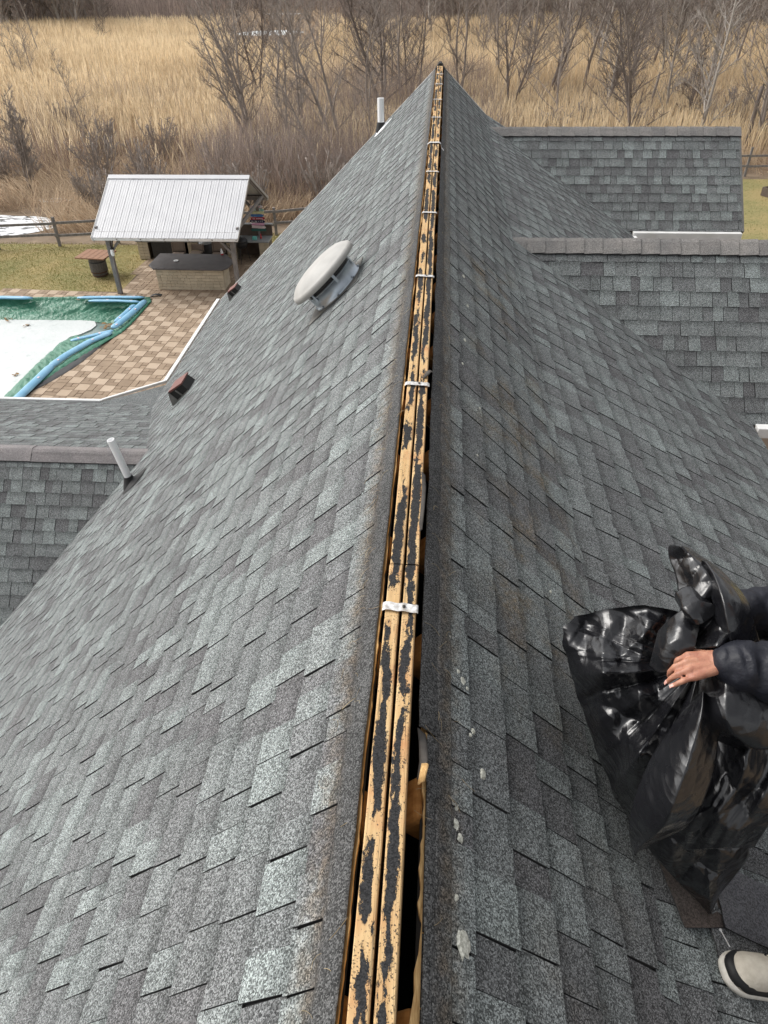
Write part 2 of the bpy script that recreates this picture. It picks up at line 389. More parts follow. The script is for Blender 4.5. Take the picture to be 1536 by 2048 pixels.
# ridge caps of the cross gables
def ridge_caps(x0, x1, y, z, mF, mB, wdt, mat, seglen, seed, lap=1):
    r = random.Random(seed); x = x0
    while x < x1:
        le = seglen * r.uniform(0.94, 1.06); mb = MB(); tone = r.choice((0.0, 0.05, 0.1, 0.2, 0.3)); n = 9
        lift0, lift1 = 0.012, (0.020 if seglen < .5 else 0.0145) + r.uniform(0, 0.004)
        prof = []
        for i in range(n):
            s = -1 + 2 * i / (n - 1); dd = s * wdt
            zz = -(mF if s < 0 else mB) * abs(dd)
            zz = zz - 0.012 * (1 - min(1, abs(s) * 4)) + 0.0
            prof.append((dd + r.uniform(-0.003, 0.003), zz))
        P = [[Vector((xx, y + a, z + b + l)) for a, b in prof] for xx, l in ((x - 0.02, lift0 if lap > 0 else lift1), (min(x + le, x1 + 0.03), lift1 if lap > 0 else lift0))]
        I = mb.grid(P, 0, tone); J = mb.grid([[p - Vector((0, 0, 0.012)) for p in row] for row in P], 1, tone)
        for s in (0, 1): 
            for j in range(n - 1): mb.face((I[s][j], I[s][j + 1], J[s][j + 1], J[s][j]), 1)
        for j in (0, n - 1): mb.face((I[0][j], I[1][j], J[1][j], J[0][j]), 1)
        mb.build('ridge_cap_shingle', [mat, 'edge'], roof); x += le
ridge_caps(-9.6, -3.44, CLr[0], CLr[1] + 0.02, m1, 0.355, 0.125, 'cap_pink', 1.15, 3)
ridge_caps(0.80, 5.7, CRa[0], CRa[1] + 0.02, m1, m1, 0.135, 'cap_grey', 0.20, 4)
ridge_caps(0.80, 5.06, CRb[0], CRb[1] + 0.02, m1, m1, 0.135, 'cap_grey', 0.215, 5, -1)

# closing cap at the far end of the main ridge
ec = MB(); ec.hexa([(-0.13, 14.75, -0.135), (0.13, 14.75, -0.135), (0.13, 15.04, -0.135), (-0.13, 15.04, -0.135), (-0.02, 14.75, 0.03), (0.02, 14.75, 0.03), (0.02, 15.04, 0.03), (-0.02, 15.04, 0.03)])
ec.build('end_cap_shingle', 'edge', roof)

# walls, fascia and eave trim
wl = MB()
def wall(x0, x1, y0, y1, z0, z1): wl.box(((x0 + x1) / 2, (y0 + y1) / 2, (z0 + z1) / 2), (x1 - x0, y1 - y0, z1 - z0))
wall(-4.45, -4.25, 10.3, 14.8, ZG, -4.42); wall(-10, -4.452, 10.0, 10.2, ZG, -4.36); wall(-6.4, -6.2, Y0, 5.4, ZG, -6.15)
wall(2.9, 3.08, 9.2, 12.6, ZG, -2.16); wall(2.9, 3.08, Y0, 6.5, ZG, -2.16)
wall(3.082, 5.0, 6.72, 6.9, ZG, -2.0); wall(3.082, 5.0, 8.85, 9.03, ZG, -2.0); wall(3.082, 4.7, 12.85, 13.0, ZG, -2.0); wall(3.082, 4.7, 14.8, 14.95, ZG, -1.75)
wl.build('wall', 'siding', house)
def gable(pts, y, t=0.12, axis='y'):
    g = MB(); n = len(pts)
    for s in (0, t):
        for a, z in pts: g.vert((a, y + s, z) if axis == 'y' else (y + s, a, z))
    g.face(range(n)); g.face(range(2 * n - 1, n - 1, -1))
    for i in range(n): g.face((i, (i + 1) % n, n + (i + 1) % n, n + i))
    return g.build('gable_wall', 'siding', house)
prof = [(-4.40, ZG), (-4.40, -4.30), (-0.1, -0.20), (0.1, -0.20), (0.85, -0.90), (2.88, -2.06), (2.88, ZG)]
gable(prof, 14.70); gable([(-6.3, ZG), (-6.3, -6.1), *prof[2:]], Y0 + 0.1)
gable([(12.9, ZG), (12.9, -1.93), (CRb[0], CRb[1] - 0.1), (14.9, -1.9), (14.9, ZG)], 4.72, 0.1, 'x')
gable([(6.8, ZG), (6.8, -2.0), (CRa[0], CRa[1] - 0.1), (8.95, -2.0), (8.95, ZG)], 5.0, 0.1, 'x')
def trim(a, b, w, h, name='fascia', bolts=0):
    t = MB(); t.beam(a, b, w, h); o = t.build(name, 'trim', house); bevel(o, 0.008)
    a, b = Vector(a), Vector(b)
    for i in range(bolts):
        p = a.lerp(b, (i + 0.5) / bolts); q = MB(); q.lathe([(0.022, 0), (0.022, 0.02), (0.010, 0.032)], 8, Matrix.Translation(p + Vector((0.045, 0, h / 2 - 0.004)))); q.build('gutter_screw', 'trim', o)
trim((-4.70, 11.2, -4.40), (-4.70, 14.98, -4.40), 0.07, 0.07, 'gutter', 7)
trim((-4.69, 11.20, -4.385), (-5.58, 10.47, -4.385), 0.05, 0.05, 'gutter')
trim((-5.58, 10.47, -4.40), (-10, 10.47, -4.40), 0.06, 0.06, 'gutter')
trim((3.30, 6.40, -2.21), (5.8, 6.40, -2.21), 0.10, 0.11); trim((3.29, 12.525, -2.19), (5.04, 12.525, -2.19), 0.10, 0.11)
trim((3.29, 9.34, -2.23), (3.29, 12.46, -2.23), 0.09, 0.11, 'gutter')
sf = MB(); sf.box((4.16, 12.70, -2.27), (1.72, 0.30, 0.02)); sf.box((4.55, 6.60, -2.29), (2.5, 0.30, 0.02)); sf.build('soffit', 'trim', house)
for s, end in ((-1, -4.65), (1, 0.85)):
    rk = MB(); rk.beam((s * 0.02, 15.0, -0.075), (end, 15.0, -m1 * abs(end) - 0.05), 0.03, 0.09); rk.build('rake_board', 'trim', house)
rk = MB(); rk.beam((5.075, CRb[0], CRb[1] - 0.06), (5.075, 12.60, CRb[1] - 0.06 - m1 * 1.33), 0.03, 0.10); rk.build('rake_board', 'vent_grey', house)

# ---------------------------------------------------------------- the opened ridge
def ridge_board(xa, xb, ya, yb, z, seed, tilt=0.0):
    r = random.Random(seed); mb = MB(); n = max(3, int((yb - ya) / 0.12)); rows = []
    for i in range(n + 1):
        y = ya + (yb - ya) * i / n; wob = 0.0022 * fn(y * 3.1, seed)
        zz = z + 0.003 * fn(y * 1.3, seed + 5.0)
        bev = 0.003
        ring = [(xa + wob, zz - 0.20), (xa + wob, zz - bev - tilt), (xa + bev + wob, zz - tilt), (xb - bev + wob, zz + tilt), (xb + wob, zz - bev + tilt), (xb + wob, zz - 0.20)]
        rows.append([mb.vert((x, y, q), 0.5, (u, i / n)) for (x, q), u in zip(ring, (-0.6, -0.1, 0, 1, 1.1, 1.6))])
    for a, b in zip(rows, rows[1:]):
        for j in range(5): mb.face((a[j], a[j + 1], b[j + 1], b[j]))
    mb.face(rows[0]); mb.face(rows[-1][::-1])
    return mb.build('ridge_board', 'ridge_wood', house)
cuts = [-1.6, 1.82, 5.2, 8.5, 11.9, 14.74]
for i, (a, b) in enumerate(zip(cuts, cuts[1:])):
    dx = (0.0, 0.002, -0.001, 0.001, 0.0)[i]
    ridge_board(-0.049 + dx, -0.0045 + dx, a, b - 0.006, -0.006, 20 + i)
    ridge_board(0.0045 + dx, 0.047 + dx, a + (0.0 if i == 0 else 0.002), b - 0.004, -0.008, 40 + i)
# rafters seen down the gaps on either side
for k in range(30):
    y = -0.55 + k * 0.525
    for s in (-1, 1):
        mb = MB(); off = random.uniform(-0.05, 0.05)
        a = Vector((s * 0.046, y + off, -0.128)); b = a + Vector((s, 0, -m1)) * 0.5
        mb.beam(a, b, 0.13, 0.09, (0, 0, 1)); bevel(mb.build('rafter', 'rafter', house), 0.02, 3)
af = MB(); af.box((0, 6.5, -1.05), (1.9, 16.2, 0.05)); af.box((-0.30, 6.5, -0.74), (0.02, 16.2, 0.60)); af.box((0.30, 6.5, -0.74), (0.02, 16.2, 0.60)); af.build('slot_light_blocker', 'deck', house)  # unseen dark sheets added below the ridge to keep light out of the slots
# torn sheathing edges
def ply_edge(s, ya, yb, xin, amp, seed, zup=0.0):
    mb = MB(); n = int((yb - ya) / 0.02); A = []
    for i in range(n + 1):
        y = ya + (yb - ya) * i / n
        j = amp * (0.6 * fn(y * 5, seed) + 0.7 * max(0, fn(y * 2.1, seed + 9) ) + 0.35 * fn(y * 27, seed + 3))
        xi = xin - j; xo = 0.112
        A.append([mb.vert((s * x, y, -m1 * x + dz + zup)) for x, dz in ((xo, 0.0005), (xi, 0.0005), (xi - 0.001, -0.014), (xo, -0.014))])
    for a, b in zip(A, A[1:]):
        for q in range(3): mb.face((a[q], a[q + 1], b[q + 1], b[q]))
    mb.build('sheathing_edge', 'ply', house)
ply_edge(-1, -1.5, 14.7, 0.068, 0.013, 3.0); ply_edge(1, 1.215, 14.7, 0.078, 0.012, 8.0); ply_edge(1, -1.5, 1.21, 0.088, 0.026, 8.5)
# dark felt strips lapping the opening
def felt_edge(s, ya, yb, xi0, amp, seed, wdt=0.05):
    mb = MB(); n = int((yb - ya) / 0.03); A = []
    for i in range(n + 1):
        y = ya + (yb - ya) * i / n; xi = xi0 + amp * fn(y * 4, seed) + 0.5 * amp * fn(y * 15, seed)
        lift = 0.012 + 0.006 * fn(y * 3, seed + 4)
        A.append([mb.vert((s * x, y, -m1 * x + l)) for x, l in ((xi, lift), (xi + 0.012, lift + 0.004), (xi + wdt, 0.0135), (xi + wdt + 0.003, 0.004))])
    for a, b in zip(A, A[1:]):
        for q in range(3): mb.face((a[q], a[q + 1], b[q + 1], b[q]))
    o = mb.build('underlayment_strip', 'shingle', house, True); sd = o.modifiers.new('thick', 'SOLIDIFY'); sd.thickness = 0.003
felt_edge(-1, -1.5, 14.7, 0.0735, 0.004, 2.0, 0.055); felt_edge(1, 1.21, 14.7, 0.071, 0.005, 5.0, 0.06); felt_edge(1, -1.5, 1.20, 0.099, 0.006, 6.0, 0.035)
felt_edge(1, -1.5, 14.7, 0.118, 0.002, 11.0, 0.045)
# straps over the boards
for i, y in enumerate((1.606, 3.09, 4.525, 5.91, 7.217, 8.468, 9.9, 11.2, 12.58, 13.66)):
    mb = MB(); hw = (0.0175, 0.016, 0.016, 0.016, 0.016, 0.03, 0.018, 0.02, 0.025, 0.025)[i]; n = 24; ext = 0.100 if i == 5 else 0.059
    P = []
    for k in range(n + 1):
        x = -ext + (2 * ext - (0.004 if i == 0 else 0)) * k / n
        z = 0.0035 if abs(x) < 0.05 else 0.0035 - m1 * (abs(x) - 0.05) * 0.8
        if abs(x) > 0.075: z = -m1 * abs(x) + 0.02
        wig = 0.004 * fn(x * 40, i * 3.3)
        P.append([Vector((x, y + v * hw + wig - x * 0.06 * (1 if i % 2 else 1.6), z + 0.002 * fn(x * 70, v, i))) for v in (-1, -0.4, 0.3, 1)])
    mb.grid(P); o = mb.build('metal_strap', 'strap', house); sd = o.modifiers.new('t', 'SOLIDIFY'); sd.thickness = 0.0016
    if i < 3:
        q = MB(); q.lathe([(0.0055, 0.0), (0.0055, 0.003), (0.003, 0.0045)], 10, Matrix.Translation((0.010, y - 0.0, 0.005))); q.build('nail_head', 'nail', o)
# curled scrap of felt beside the hole, straw and hair caught on the strips
def scrap(pts, w, name='torn_felt_scrap', mat='felt'):
    mb = MB(); P = []
    for k, p in enumerate(pts):
        p = Vector(p); P.append([p + Vector((dx, 0.01 * fn(k, dx * 50), 0.012 * math.sin(dx * 90 + k))) for dx in np.linspace(-w / 2, w / 2, 5)])
    mb.grid(P); o = mb.build(name, mat, house, True); sd = o.modifiers.new('t', 'SOLIDIFY'); sd.thickness = 0.002
scrap([(0.083, 1.04, -0.035), (0.088, 1.09, -0.045), (0.084, 1.15, -0.058), (0.078, 1.20, -0.07)], 0.022)
scrap([(0.083, 1.02, -0.03), (0.089, 1.05, -0.025), (0.092, 1.075, -0.04)], 0.018, 'torn_felt_scrap', 'ply')
scrap([(0.050, 2.0, -0.008), (0.055, 2.12, -0.002), (0.056, 2.25, -0.006), (0.050, 2.36, -0.010)], 0.014)
scrap([(0.04, 3.16, 0.002), (0.05, 3.2, 0.0), (0.06, 3.24, -0.015)], 0.03)
st = MB()
for k in range(150):
    s = -1 if random.random() < 0.6 else 1; y = random.uniform(0.3, 6.5) ** 1.0; x = abs(random.gauss(0.125, 0.03)); 
    if x < 0.075: continue
    a = random.uniform(0, 6.28); L = random.uniform(0.02, 0.06); cv = random.uniform(-1, 1); P = []
    for q in range(4):
        t = q / 3; xx = s * x + math.cos(a + cv * t) * L * t; yy = y + math.sin(a + cv * t) * L * t
        P.append((xx, yy, -m1 * abs(xx) + 0.013 + 0.007 * math.sin(3.1 * t) + 0.004))
    st.tube(P, random.uniform(0.0004, 0.0008), 3, caps=False)
tag(st.build('straw_litter', 'straw', roof), kind='stuff')

# lichen spots on the right slope
def lichen(x, y, r, elong, seed):
    mb = MB(); n = 22; c = Vector((x, y, -m1 * x + 0.0115)); du = Vector((0, 1, 0)); dd = dR1; Nn = Vector((m1, 0, 1)).normalized()
    ctr = mb.vert(c + Nn * 0.0018); rings = []
    for f_, h in ((0.35, 0.0016), (0.7, 0.0012), (1.0, -0.003)):
        rings.append([mb.vert(c + (du * math.sin(a) * elong + dd * math.cos(a)) * r * f_ * (1 + 0.45 * fn(math.cos(a) * 2.2, math.sin(a) * 2.2, seed) + 0.18 * fn(math.cos(a) * 6, math.sin(a) * 6, seed)) + Nn * (h + 0.0012 * fn(a * 3, f_ * 5, seed))) for a in (6.2832 * i / n for i in range(n))])
    for i in range(n): mb.face((ctr, rings[0][i], rings[0][(i + 1) % n]))
    for A, B in zip(rings, rings[1:]):
        for i in range(n): mb.face((A[i], B[i], B[(i + 1) % n], A[(i + 1) % n]))
    mb.build('lichen_patch', 'lichen', roof)
for i, (x, y, r, e) in enumerate([(0.195, 0.705, 0.024, 1.3), (0.180, 0.985, 0.010, 1.6), (0.190, 0.955, 0.011, 1.2), (0.262, 1.185, 0.011, 1.7), (0.205, 1.475, 0.012, 1.4),
        (0.190, 1.50, 0.008, 1.2), (0.218, 1.455, 0.008, 1.0), (0.235, 1.31, 0.008, 1.3), (0.226, 1.29, 0.006, 1.0), (0.178, 0.80, 0.007, 1.4), (0.16, 1.62, 0.006, 1), (0.30, 2.9, 0.008, 1.0),
        (0.26, 4.1, 0.010, 2), (0.29, 4.7, 0.010, 2), (0.27, 5.2, 0.012, 2), (0.33, 3.4, 0.008, 1), (0.18, 1.03, 0.006, 1), (0.24, 3.75, 0.008, 1.5), (0.62, 2.3, 0.008, 1)]):
    lichen(x, y, r, e, i * 1.7)
# ================================================================== ROOF FIXTURES
NL = Vector((-m1, 0, 1)).normalized()
def slope_frame(x, y, off=0.0):
    """local x: along ridge (+Y), local y: up the slope, local z: normal of the left slope"""
    a = Vector((0, 1, 0)); z = NL; yv = z.cross(a)
    R3 = Matrix((a, yv, z)).transposed().to_4x4(); return Matrix.Translation(Vector((x, y, m1 * x)) + NL * off) @ R3
# mushroom-shaped attic fan
fan = empty('attic_ventilator', (-0.79, 6.22, -0.79 * m1), 0, 'mushroom shaped attic ventilator with cream dome on a galvanised collar', 'roof vent')
F0 = slope_frame(0, 0); F0.translation = Vector((0, 0, 0))
mb = MB(); mb.lathe([(0.0, 0.305), (0.10, 0.303), (0.19, 0.296), (0.265, 0.280), (0.315, 0.255), (0.335, 0.237), (0.347, 0.232), (0.354, 0.212), (0.354, 0.182), (0.345, 0.180), (0.30, 0.215), (0.15, 0.25), (0.0, 0.26)], 56, F0, caps=False)
mb.build('dome', 'beige', fan, True)
mb = MB(); mb.lathe([(0.262, 0.012), (0.262, 0.022), (0.252, 0.026), (0.252, 0.120), (0.258, 0.125), (0.258, 0.132), (0.235, 0.134)], 48, F0, caps=False); o = mb.build('collar', 'galv', fan, True)
for k in range(8):
    a = k * math.pi / 4 + 0.2; q = MB(); q.lathe([(0.012, -0.004), (0.012, 0.010), (0.006, 0.014)], 8, F0 @ Matrix.Translation((0.256 * math.cos(a), 0.256 * math.sin(a), 0.024)) @ Matrix.Rotation(a, 4, 'Z') @ Matrix.Rotation(math.pi / 2, 4, 'Y')); q.build('screw', 'galv', o)
mb = MB(); mb.lathe([(0.236, 0.12), (0.236, 0.24)], 48, F0, caps=False); mb.build('screen', 'screen', fan, True)
for k in range(6):
    a = k * math.pi / 3 + 0.5; q = MB(); q.beam(F0 @ Vector((0.257 * math.cos(a), 0.257 * math.sin(a), 0.09)), F0 @ Vector((0.262 * math.cos(a), 0.262 * math.sin(a), 0.24)), 0.025, 0.006, F0.to_3x3() @ Vector((math.cos(a), math.sin(a), 0))); q.build('bracket', 'galv', fan)
mb = MB(); mb.box((0, 0, 0), (0.60, 0.60, 0.004), 0, None)
mb.v = [tuple(F0 @ (Vector(p) + Vector((0, 0.03, 0.010)))) for p in mb.v]; mb.build('flange', 'vent_grey', fan)

# plumbing vent pipes
def pipe(x, y, r, h, lean, label, white_boot):
    p0 = Vector((x, y, m1 * x)); root = empty('vent_pipe', p0, 0, label, 'vent pipe', 'plumbing vent pipes on the left slope')
    ax_ = Vector(lean).normalized(); mb = MB(); A = ax_.orthogonal().normalized(); B = ax_.cross(A)
    R4 = Matrix((A, B, ax_)).transposed().to_4x4()
    mb.lathe([(r * 0.86, h - 0.05), (r * 0.86, h), (r, h), (r, -0.10)], 24, R4, caps=False)
    mb.face([mb.vert(R4 @ Vector((r * 0.86 * math.cos(a), r * 0.86 * math.sin(a), h - 0.05))) for a in (6.2832 * i / 24 for i in range(24))])
    mb.build('pipe', 'pvc', root)
    mb = MB(); mb.lathe([(r * 1.10, 0.145 if white_boot else 0.13), (r * 1.3, 0.12 if white_boot else 0.10), (r * (1.7 if white_boot else 2.6), -0.02)], 24, R4, caps=False); mb.build('rubber_collar', 'rubber', root, True)
    fl = MB(); F = slope_frame(0, 0); F.translation = Vector((0, 0, 0)); P = []
    for f_, hh in ((0.35, 0.05), (0.7, 0.022), (1.0, 0.013)):
        P.append([F @ Vector(((0.0 + 0.16 * f_ * math.cos(a)), (-0.06 * f_ + 0.22 * f_ * math.sin(a)), hh)) for a in (6.2832 * i / 24 for i in range(24))])
    fl.grid([list(c) for c in zip(*P)], closed_u=True); fl.build('flashing', 'pvc' if white_boot else 'rubber', root, True)
pipe(-3.32, 6.42, 0.041, 0.62, (-0.14, -0.03, 1), 'slim white vent pipe in a black boot near the left valley', False)
pipe(-1.03, 14.44, 0.058, 0.52, (0.0, 0, 1), 'short white vent pipe near the far roof edge', True)

# hooded box vents
def box_vent(x, y, s, label):
    root = empty('hood_vent', (x, y, m1 * x), 0, label, 'roof vent', 'hooded vents on the left slope')
    F = slope_frame(0, 0); F.translation = Vector((0, 0, 0.0))
    def L(a, b, c): return F @ Vector((a * s, b * s, c * s))
    # local y is up-slope; the hood opens towards the camera end (-x) and down-slope
    mb = MB(); mb.hexa([L(-.19, -.24, .16), L(.20, -.24, .16), L(.20, .05, .20), L(-.19, .05, .20), L(-.20, -.25, .185), L(.21, -.25, .185), L(.21, .06, .235), L(-.20, .06, .235)]); mb.build('hood_top', 'vent_red', root)
    mb = MB(); mb.hexa([L(-.20, .062, .0), L(.21, .062, .0), L(.21, .24, .0), L(-.20, .24, .0), L(-.20, .062, .234), L(.21, .062, .234), L(.21, .13, .16), L(-.20, .13, .16)]); mb.build('hood_back', 'vent_grey', root)
    mb = MB(); mb.hexa([L(-.195, -.235, .01), L(.195, -.235, .01), L(.195, .06, .01), L(-.195, .06, .01), L(-.185, -.225, .158), L(.185, -.225, .158), L(.185, .058, .198), L(-.185, .058, .198)]); o = mb.build('hood_side', 'vent_black', root)
    mb = MB(); mb.beam(L(-.2, -.08, .02), L(-.192, -.06, .17), .03 * s, .02 * s); mb.beam(L(-.20, -.23, .02), L(-.20, .05, .02), .02 * s, .02 * s); mb.build('louvre_rib', 'vent_grey', o)
    mb = MB(); mb.hexa([L(-.3, -.3, -.01), L(.3, -.3, -.01), L(.3, .3, -.01), L(-.3, .3, -.01), L(-.3, -.3, .012), L(.3, -.3, .012), L(.3, .3, .012), L(-.3, .3, .012)]); mb.build('flange', 'shingle', root)
box_vent(-3.36, 8.62, 0.80, 'larger black hooded vent with faded red top near the eave corner')
box_vent(-3.80, 13.28, 0.62, 'small dark hooded vent close to the far end of the left eave')

# loose shingle scraps and a nail near the worker's feet
def loose(x, y, w, l, rz, label, mat='shingle', up=0.022, tone=0.5):
    mb = MB(); n = 8; top = []; 
    c = Vector((x, y, zR2(x, y))); U_ = Vector((0, 1, 0)); D_ = dR2; Nn = Vector((m2, 0, 1)).normalized()
    a_, b_ = U_ * math.cos(rz) + D_ * math.sin(rz), D_ * math.cos(rz) - U_ * math.sin(rz)
    P = [[a_ * (i / n - .5) * w * (1 + .02 * fn(j, 3, x)) + b_ * (j / n - .5) * l * (1 + .03 * fn(i, 7, y)) + Nn * (up + 0.006 * fn(i * .5, j * .5, x)) for j in range(n + 1)] for i in range(n + 1)]
    I = mb.grid(P, 0, tone)
    o = mb.build('loose_shingle', [mat, 'edge'], None); o.location = c
    sd = o.modifiers.new('t', 'SOLIDIFY'); sd.thickness = 0.005; sd.material_offset_rim = 1
    tag(o, label, 'shingle scrap', 'loose shingle pieces by the worker')
M['shingle_new'] = cap_mat('shingle_unfaded', (0.155, 0.155, 0.165), (0.12, 0.12, 0.13))
M['shingle_rust'] = cap_mat('shingle_underside', (0.085, 0.068, 0.060), (0.06, 0.052, 0.048))
loose(1.225, 1.20, 0.24, 0.30, 0.10, 'clean grey square shingle scrap beside the bag', 'shingle_new', 0.024, 0.0)
loose(1.015, 1.19, 0.22, 0.26, -0.25, 'brownish torn shingle scrap under the tail of the bag', 'shingle_rust', 0.017, 0.0)
loose(1.22, 1.075, 0.20, 0.42, 0.02, 'dark shingle strip between the bag and the shoe', 'shingle', 0.015, 0.12)
mb = MB(); mb.tube([(1.08, 1.085, zR2(1.08, 0) + 0.026), (1.10, 1.04, zR2(1.1, 0) + 0.024)], 0.002, 6); mb.lathe([(0.005, 0), (0.005, 0.002)], 8, Matrix.Translation((1.08, 1.085, zR2(1.08, 0) + 0.025)))
tag(mb.build('roofing_nail', 'strap'), 'small bright roofing nail lying on the shingles near the shoe', 'nail')

# ================================================================== THE RUBBISH BAG
bagm = NB('black_plastic_film'); bp = bagm.pos()
bagm.P(Base_Color=(0.006, 0.006, 0.0075), Roughness=bagm.rng(bagm.noise(bp, 9, 4), 0.3, 0.7, 0.20, 0.32), Specular_IOR_Level=0.6, IOR=1.5, Coat_Weight=0.25, Coat_Roughness=0.10, Coat_IOR=1.5)
def vdist(sc, rot):
    n = bagm.t.nodes.new('ShaderNodeTexVoronoi'); mp = bagm.t.nodes.new('ShaderNodeMapping'); bagm.set(mp.inputs[0], bp); mp.inputs['Rotation'].default_value = rot; mp.inputs['Scale'].default_value = (1, 0.55, 1.3)
    bagm.t.links.new(mp.outputs[0], n.inputs['Vector']); n.inputs['Scale'].default_value = sc; return n.outputs['Distance']
bagm.bump(bagm.math('ADD', bagm.math('ADD', vdist(13.0, (.4, .9, .2)), bagm.math('MULTIPLY', vdist(31.0, (1.1, .3, .7)), 0.4)), bagm.math('MULTIPLY', bagm.noise(bp, 40, 2), 0.12)), 0.38, 0.022)
M['bag'] = bagm.m
BR, BD, BF = (Vector(AX[:, k]) for k in range(3))     # three fixed directions used as the bag's own frame
def bag_pt(u, v, w):
    """u right, v down (both in units of a 1440th of the reach w), w reach from the place the bag is seen"""
    return Vector(CAM) + BR * ((u - 768) / 1440 * w) + BD * ((v - 1024) / 1440 * w) + BF * w
def roof_top(x, y): return (-m1 * x if x < 0.85 else zR2(x, y)) + 0.016
def on_roof(p): 
    z = roof_top(p.x, p.y)
    if p.z < z: p = Vector((p.x, p.y, z))
    return p
def tri(x): x = x - math.floor(x); return 1 - abs(2 * x - 1)
def crumple(p, s, amp):
    d, pts = mnoise.voronoi(p * s); return amp * (d[0] * 1.0 - 0.35)
bag = empty('rubbish_bag', (1.06, 1.3, zR2(1.06, 1.3)), 0, 'bulging crumpled black plastic rubbish bag held by the worker', 'rubbish bag')
bag0 = bag.location.copy()
def bagpart(name, mb, thick=None):
    mb.v = [tuple(Vector(p) - bag0) for p in mb.v]; o = mb.build(name, 'bag', bag, True)
    if thick: sd = o.modifiers.new('t', 'SOLIDIFY'); sd.thickness = thick
    return o
# body: closed lumpy sack; outline (u, v, reach) goes round the sack, centre = gathered neck
OUT = [(1352, 1222, 2.20), (1290, 1210, 2.28), (1215, 1218, 2.36), (1150, 1232, 2.40), (1124, 1256, 2.40), (1128, 1300, 2.40), (1146, 1365, 2.40), (1165, 1420, 2.40), (1192, 1500, 2.42), (1222, 1580, 2.44), (1262, 1650, 2.45),
       (1320, 1690, 2.42), (1400, 1700, 2.38), (1490, 1650, 2.32), (1560, 1560, 2.28), (1610, 1450, 2.22), (1600, 1340, 2.16), (1560, 1260, 2.14), (1480, 1225, 2.14), (1410, 1222, 2.17)]
GU, GV = 1400.0, 1330.0
NA, NRr = 260, 64
def outl(t):
    n = len(OUT); k = t * n; i = int(k) % n; f = k - int(k); a, b = OUT[i], OUT[(i + 1) % n]; f = f * f * (3 - 2 * f) * 0.35 + f * 0.65
    o = [x + (y - x) * f for x, y in zip(a, b)]; k = 1 + 0.016 * fn(t * 30, 5.5) + 0.010 * (tri(t * 23) - .5); return (1400 + (o[0] - 1400) * k, 1330 + (o[1] - 1330) * k, o[2])
brd = random.Random(15)
def folds_set(seed, spec):
    r = random.Random(seed); return [(r.uniform(0, 3.14159) if a is None else a + r.uniform(-.25, .25), f * r.uniform(.85, 1.15), r.random(), A) for a, f, A in spec]
def crease(x, y, S):
    """sharp straight folds: sum of slightly warped triangle waves (flat facets between crisp crease lines)"""
    h = 0.0; wx = x + 0.25 * fn(x * .6, y * .6, 1.5); wy = y + 0.25 * fn(x * .6, y * .6, 7.5)
    for a, f, ph, A in S:
        k = (wx * math.cos(a) + wy * math.sin(a)) * f + ph; n = math.floor(k); am = 0.35 + 0.65 * abs(math.sin(n * 12.9898 + ph * 78.2)); h += A * am * (tri(k) - 0.5)
    return h
FB = folds_set(3, [(None, .50, .075), (None, .70, .065), (None, 1.1, .034), (None, 1.9, .010), (None, 3.1, .004)])
NA, NRr = 300, 76; front, back = [], []
for i in range(NA):
    t = i / NA; ou, ov, ow = outl(t); fr, bk = [], []
    for j in range(NRr + 1):
        rr = (j / NRr) ** 0.9; u = GU + (ou - GU) * rr; v = GV + (ov - GV) * rr; edge = 1 - rr ** 7
        tw = t + 0.010 * fn(t * 7, rr * 2.0, 1.0); side = 1.0 if t > 0.26 else 0.55
        n_ = math.floor(tw * 12); pl = (tri(tw * 12) - .5) * 0.10 * (.35 + .65 * abs(math.sin(n_ * 7.77))) * rr ** 0.8 * side
        pl *= (1.0 if t > .26 else .25)
        wi = 2.18 - (0.50 if v < 1430 else 0.72) * (v - 1430) / 1440 * 2.2 - 0.20 * math.exp(-rr / .28) + 0.05 * math.exp(-(rr / .14) ** 2); w = wi + (ow - wi) * rr ** 5.5
        w -= (pl + crease(u / 100, v / 100, FB) * (1.5 - side * .65) * min(1, rr * 2.0)) * edge
        fr.append(on_roof(bag_pt(u, v, w))); bk.append(on_roof(bag_pt(u, v, ow + 0.42 * math.sqrt(max(0, 1 - rr * rr)))))
    front.append(fr); back.append(bk)
mb = MB(); mb.grid(front, closed_u=True); mb.grid(back, closed_u=True); bagpart('sack_body', mb)
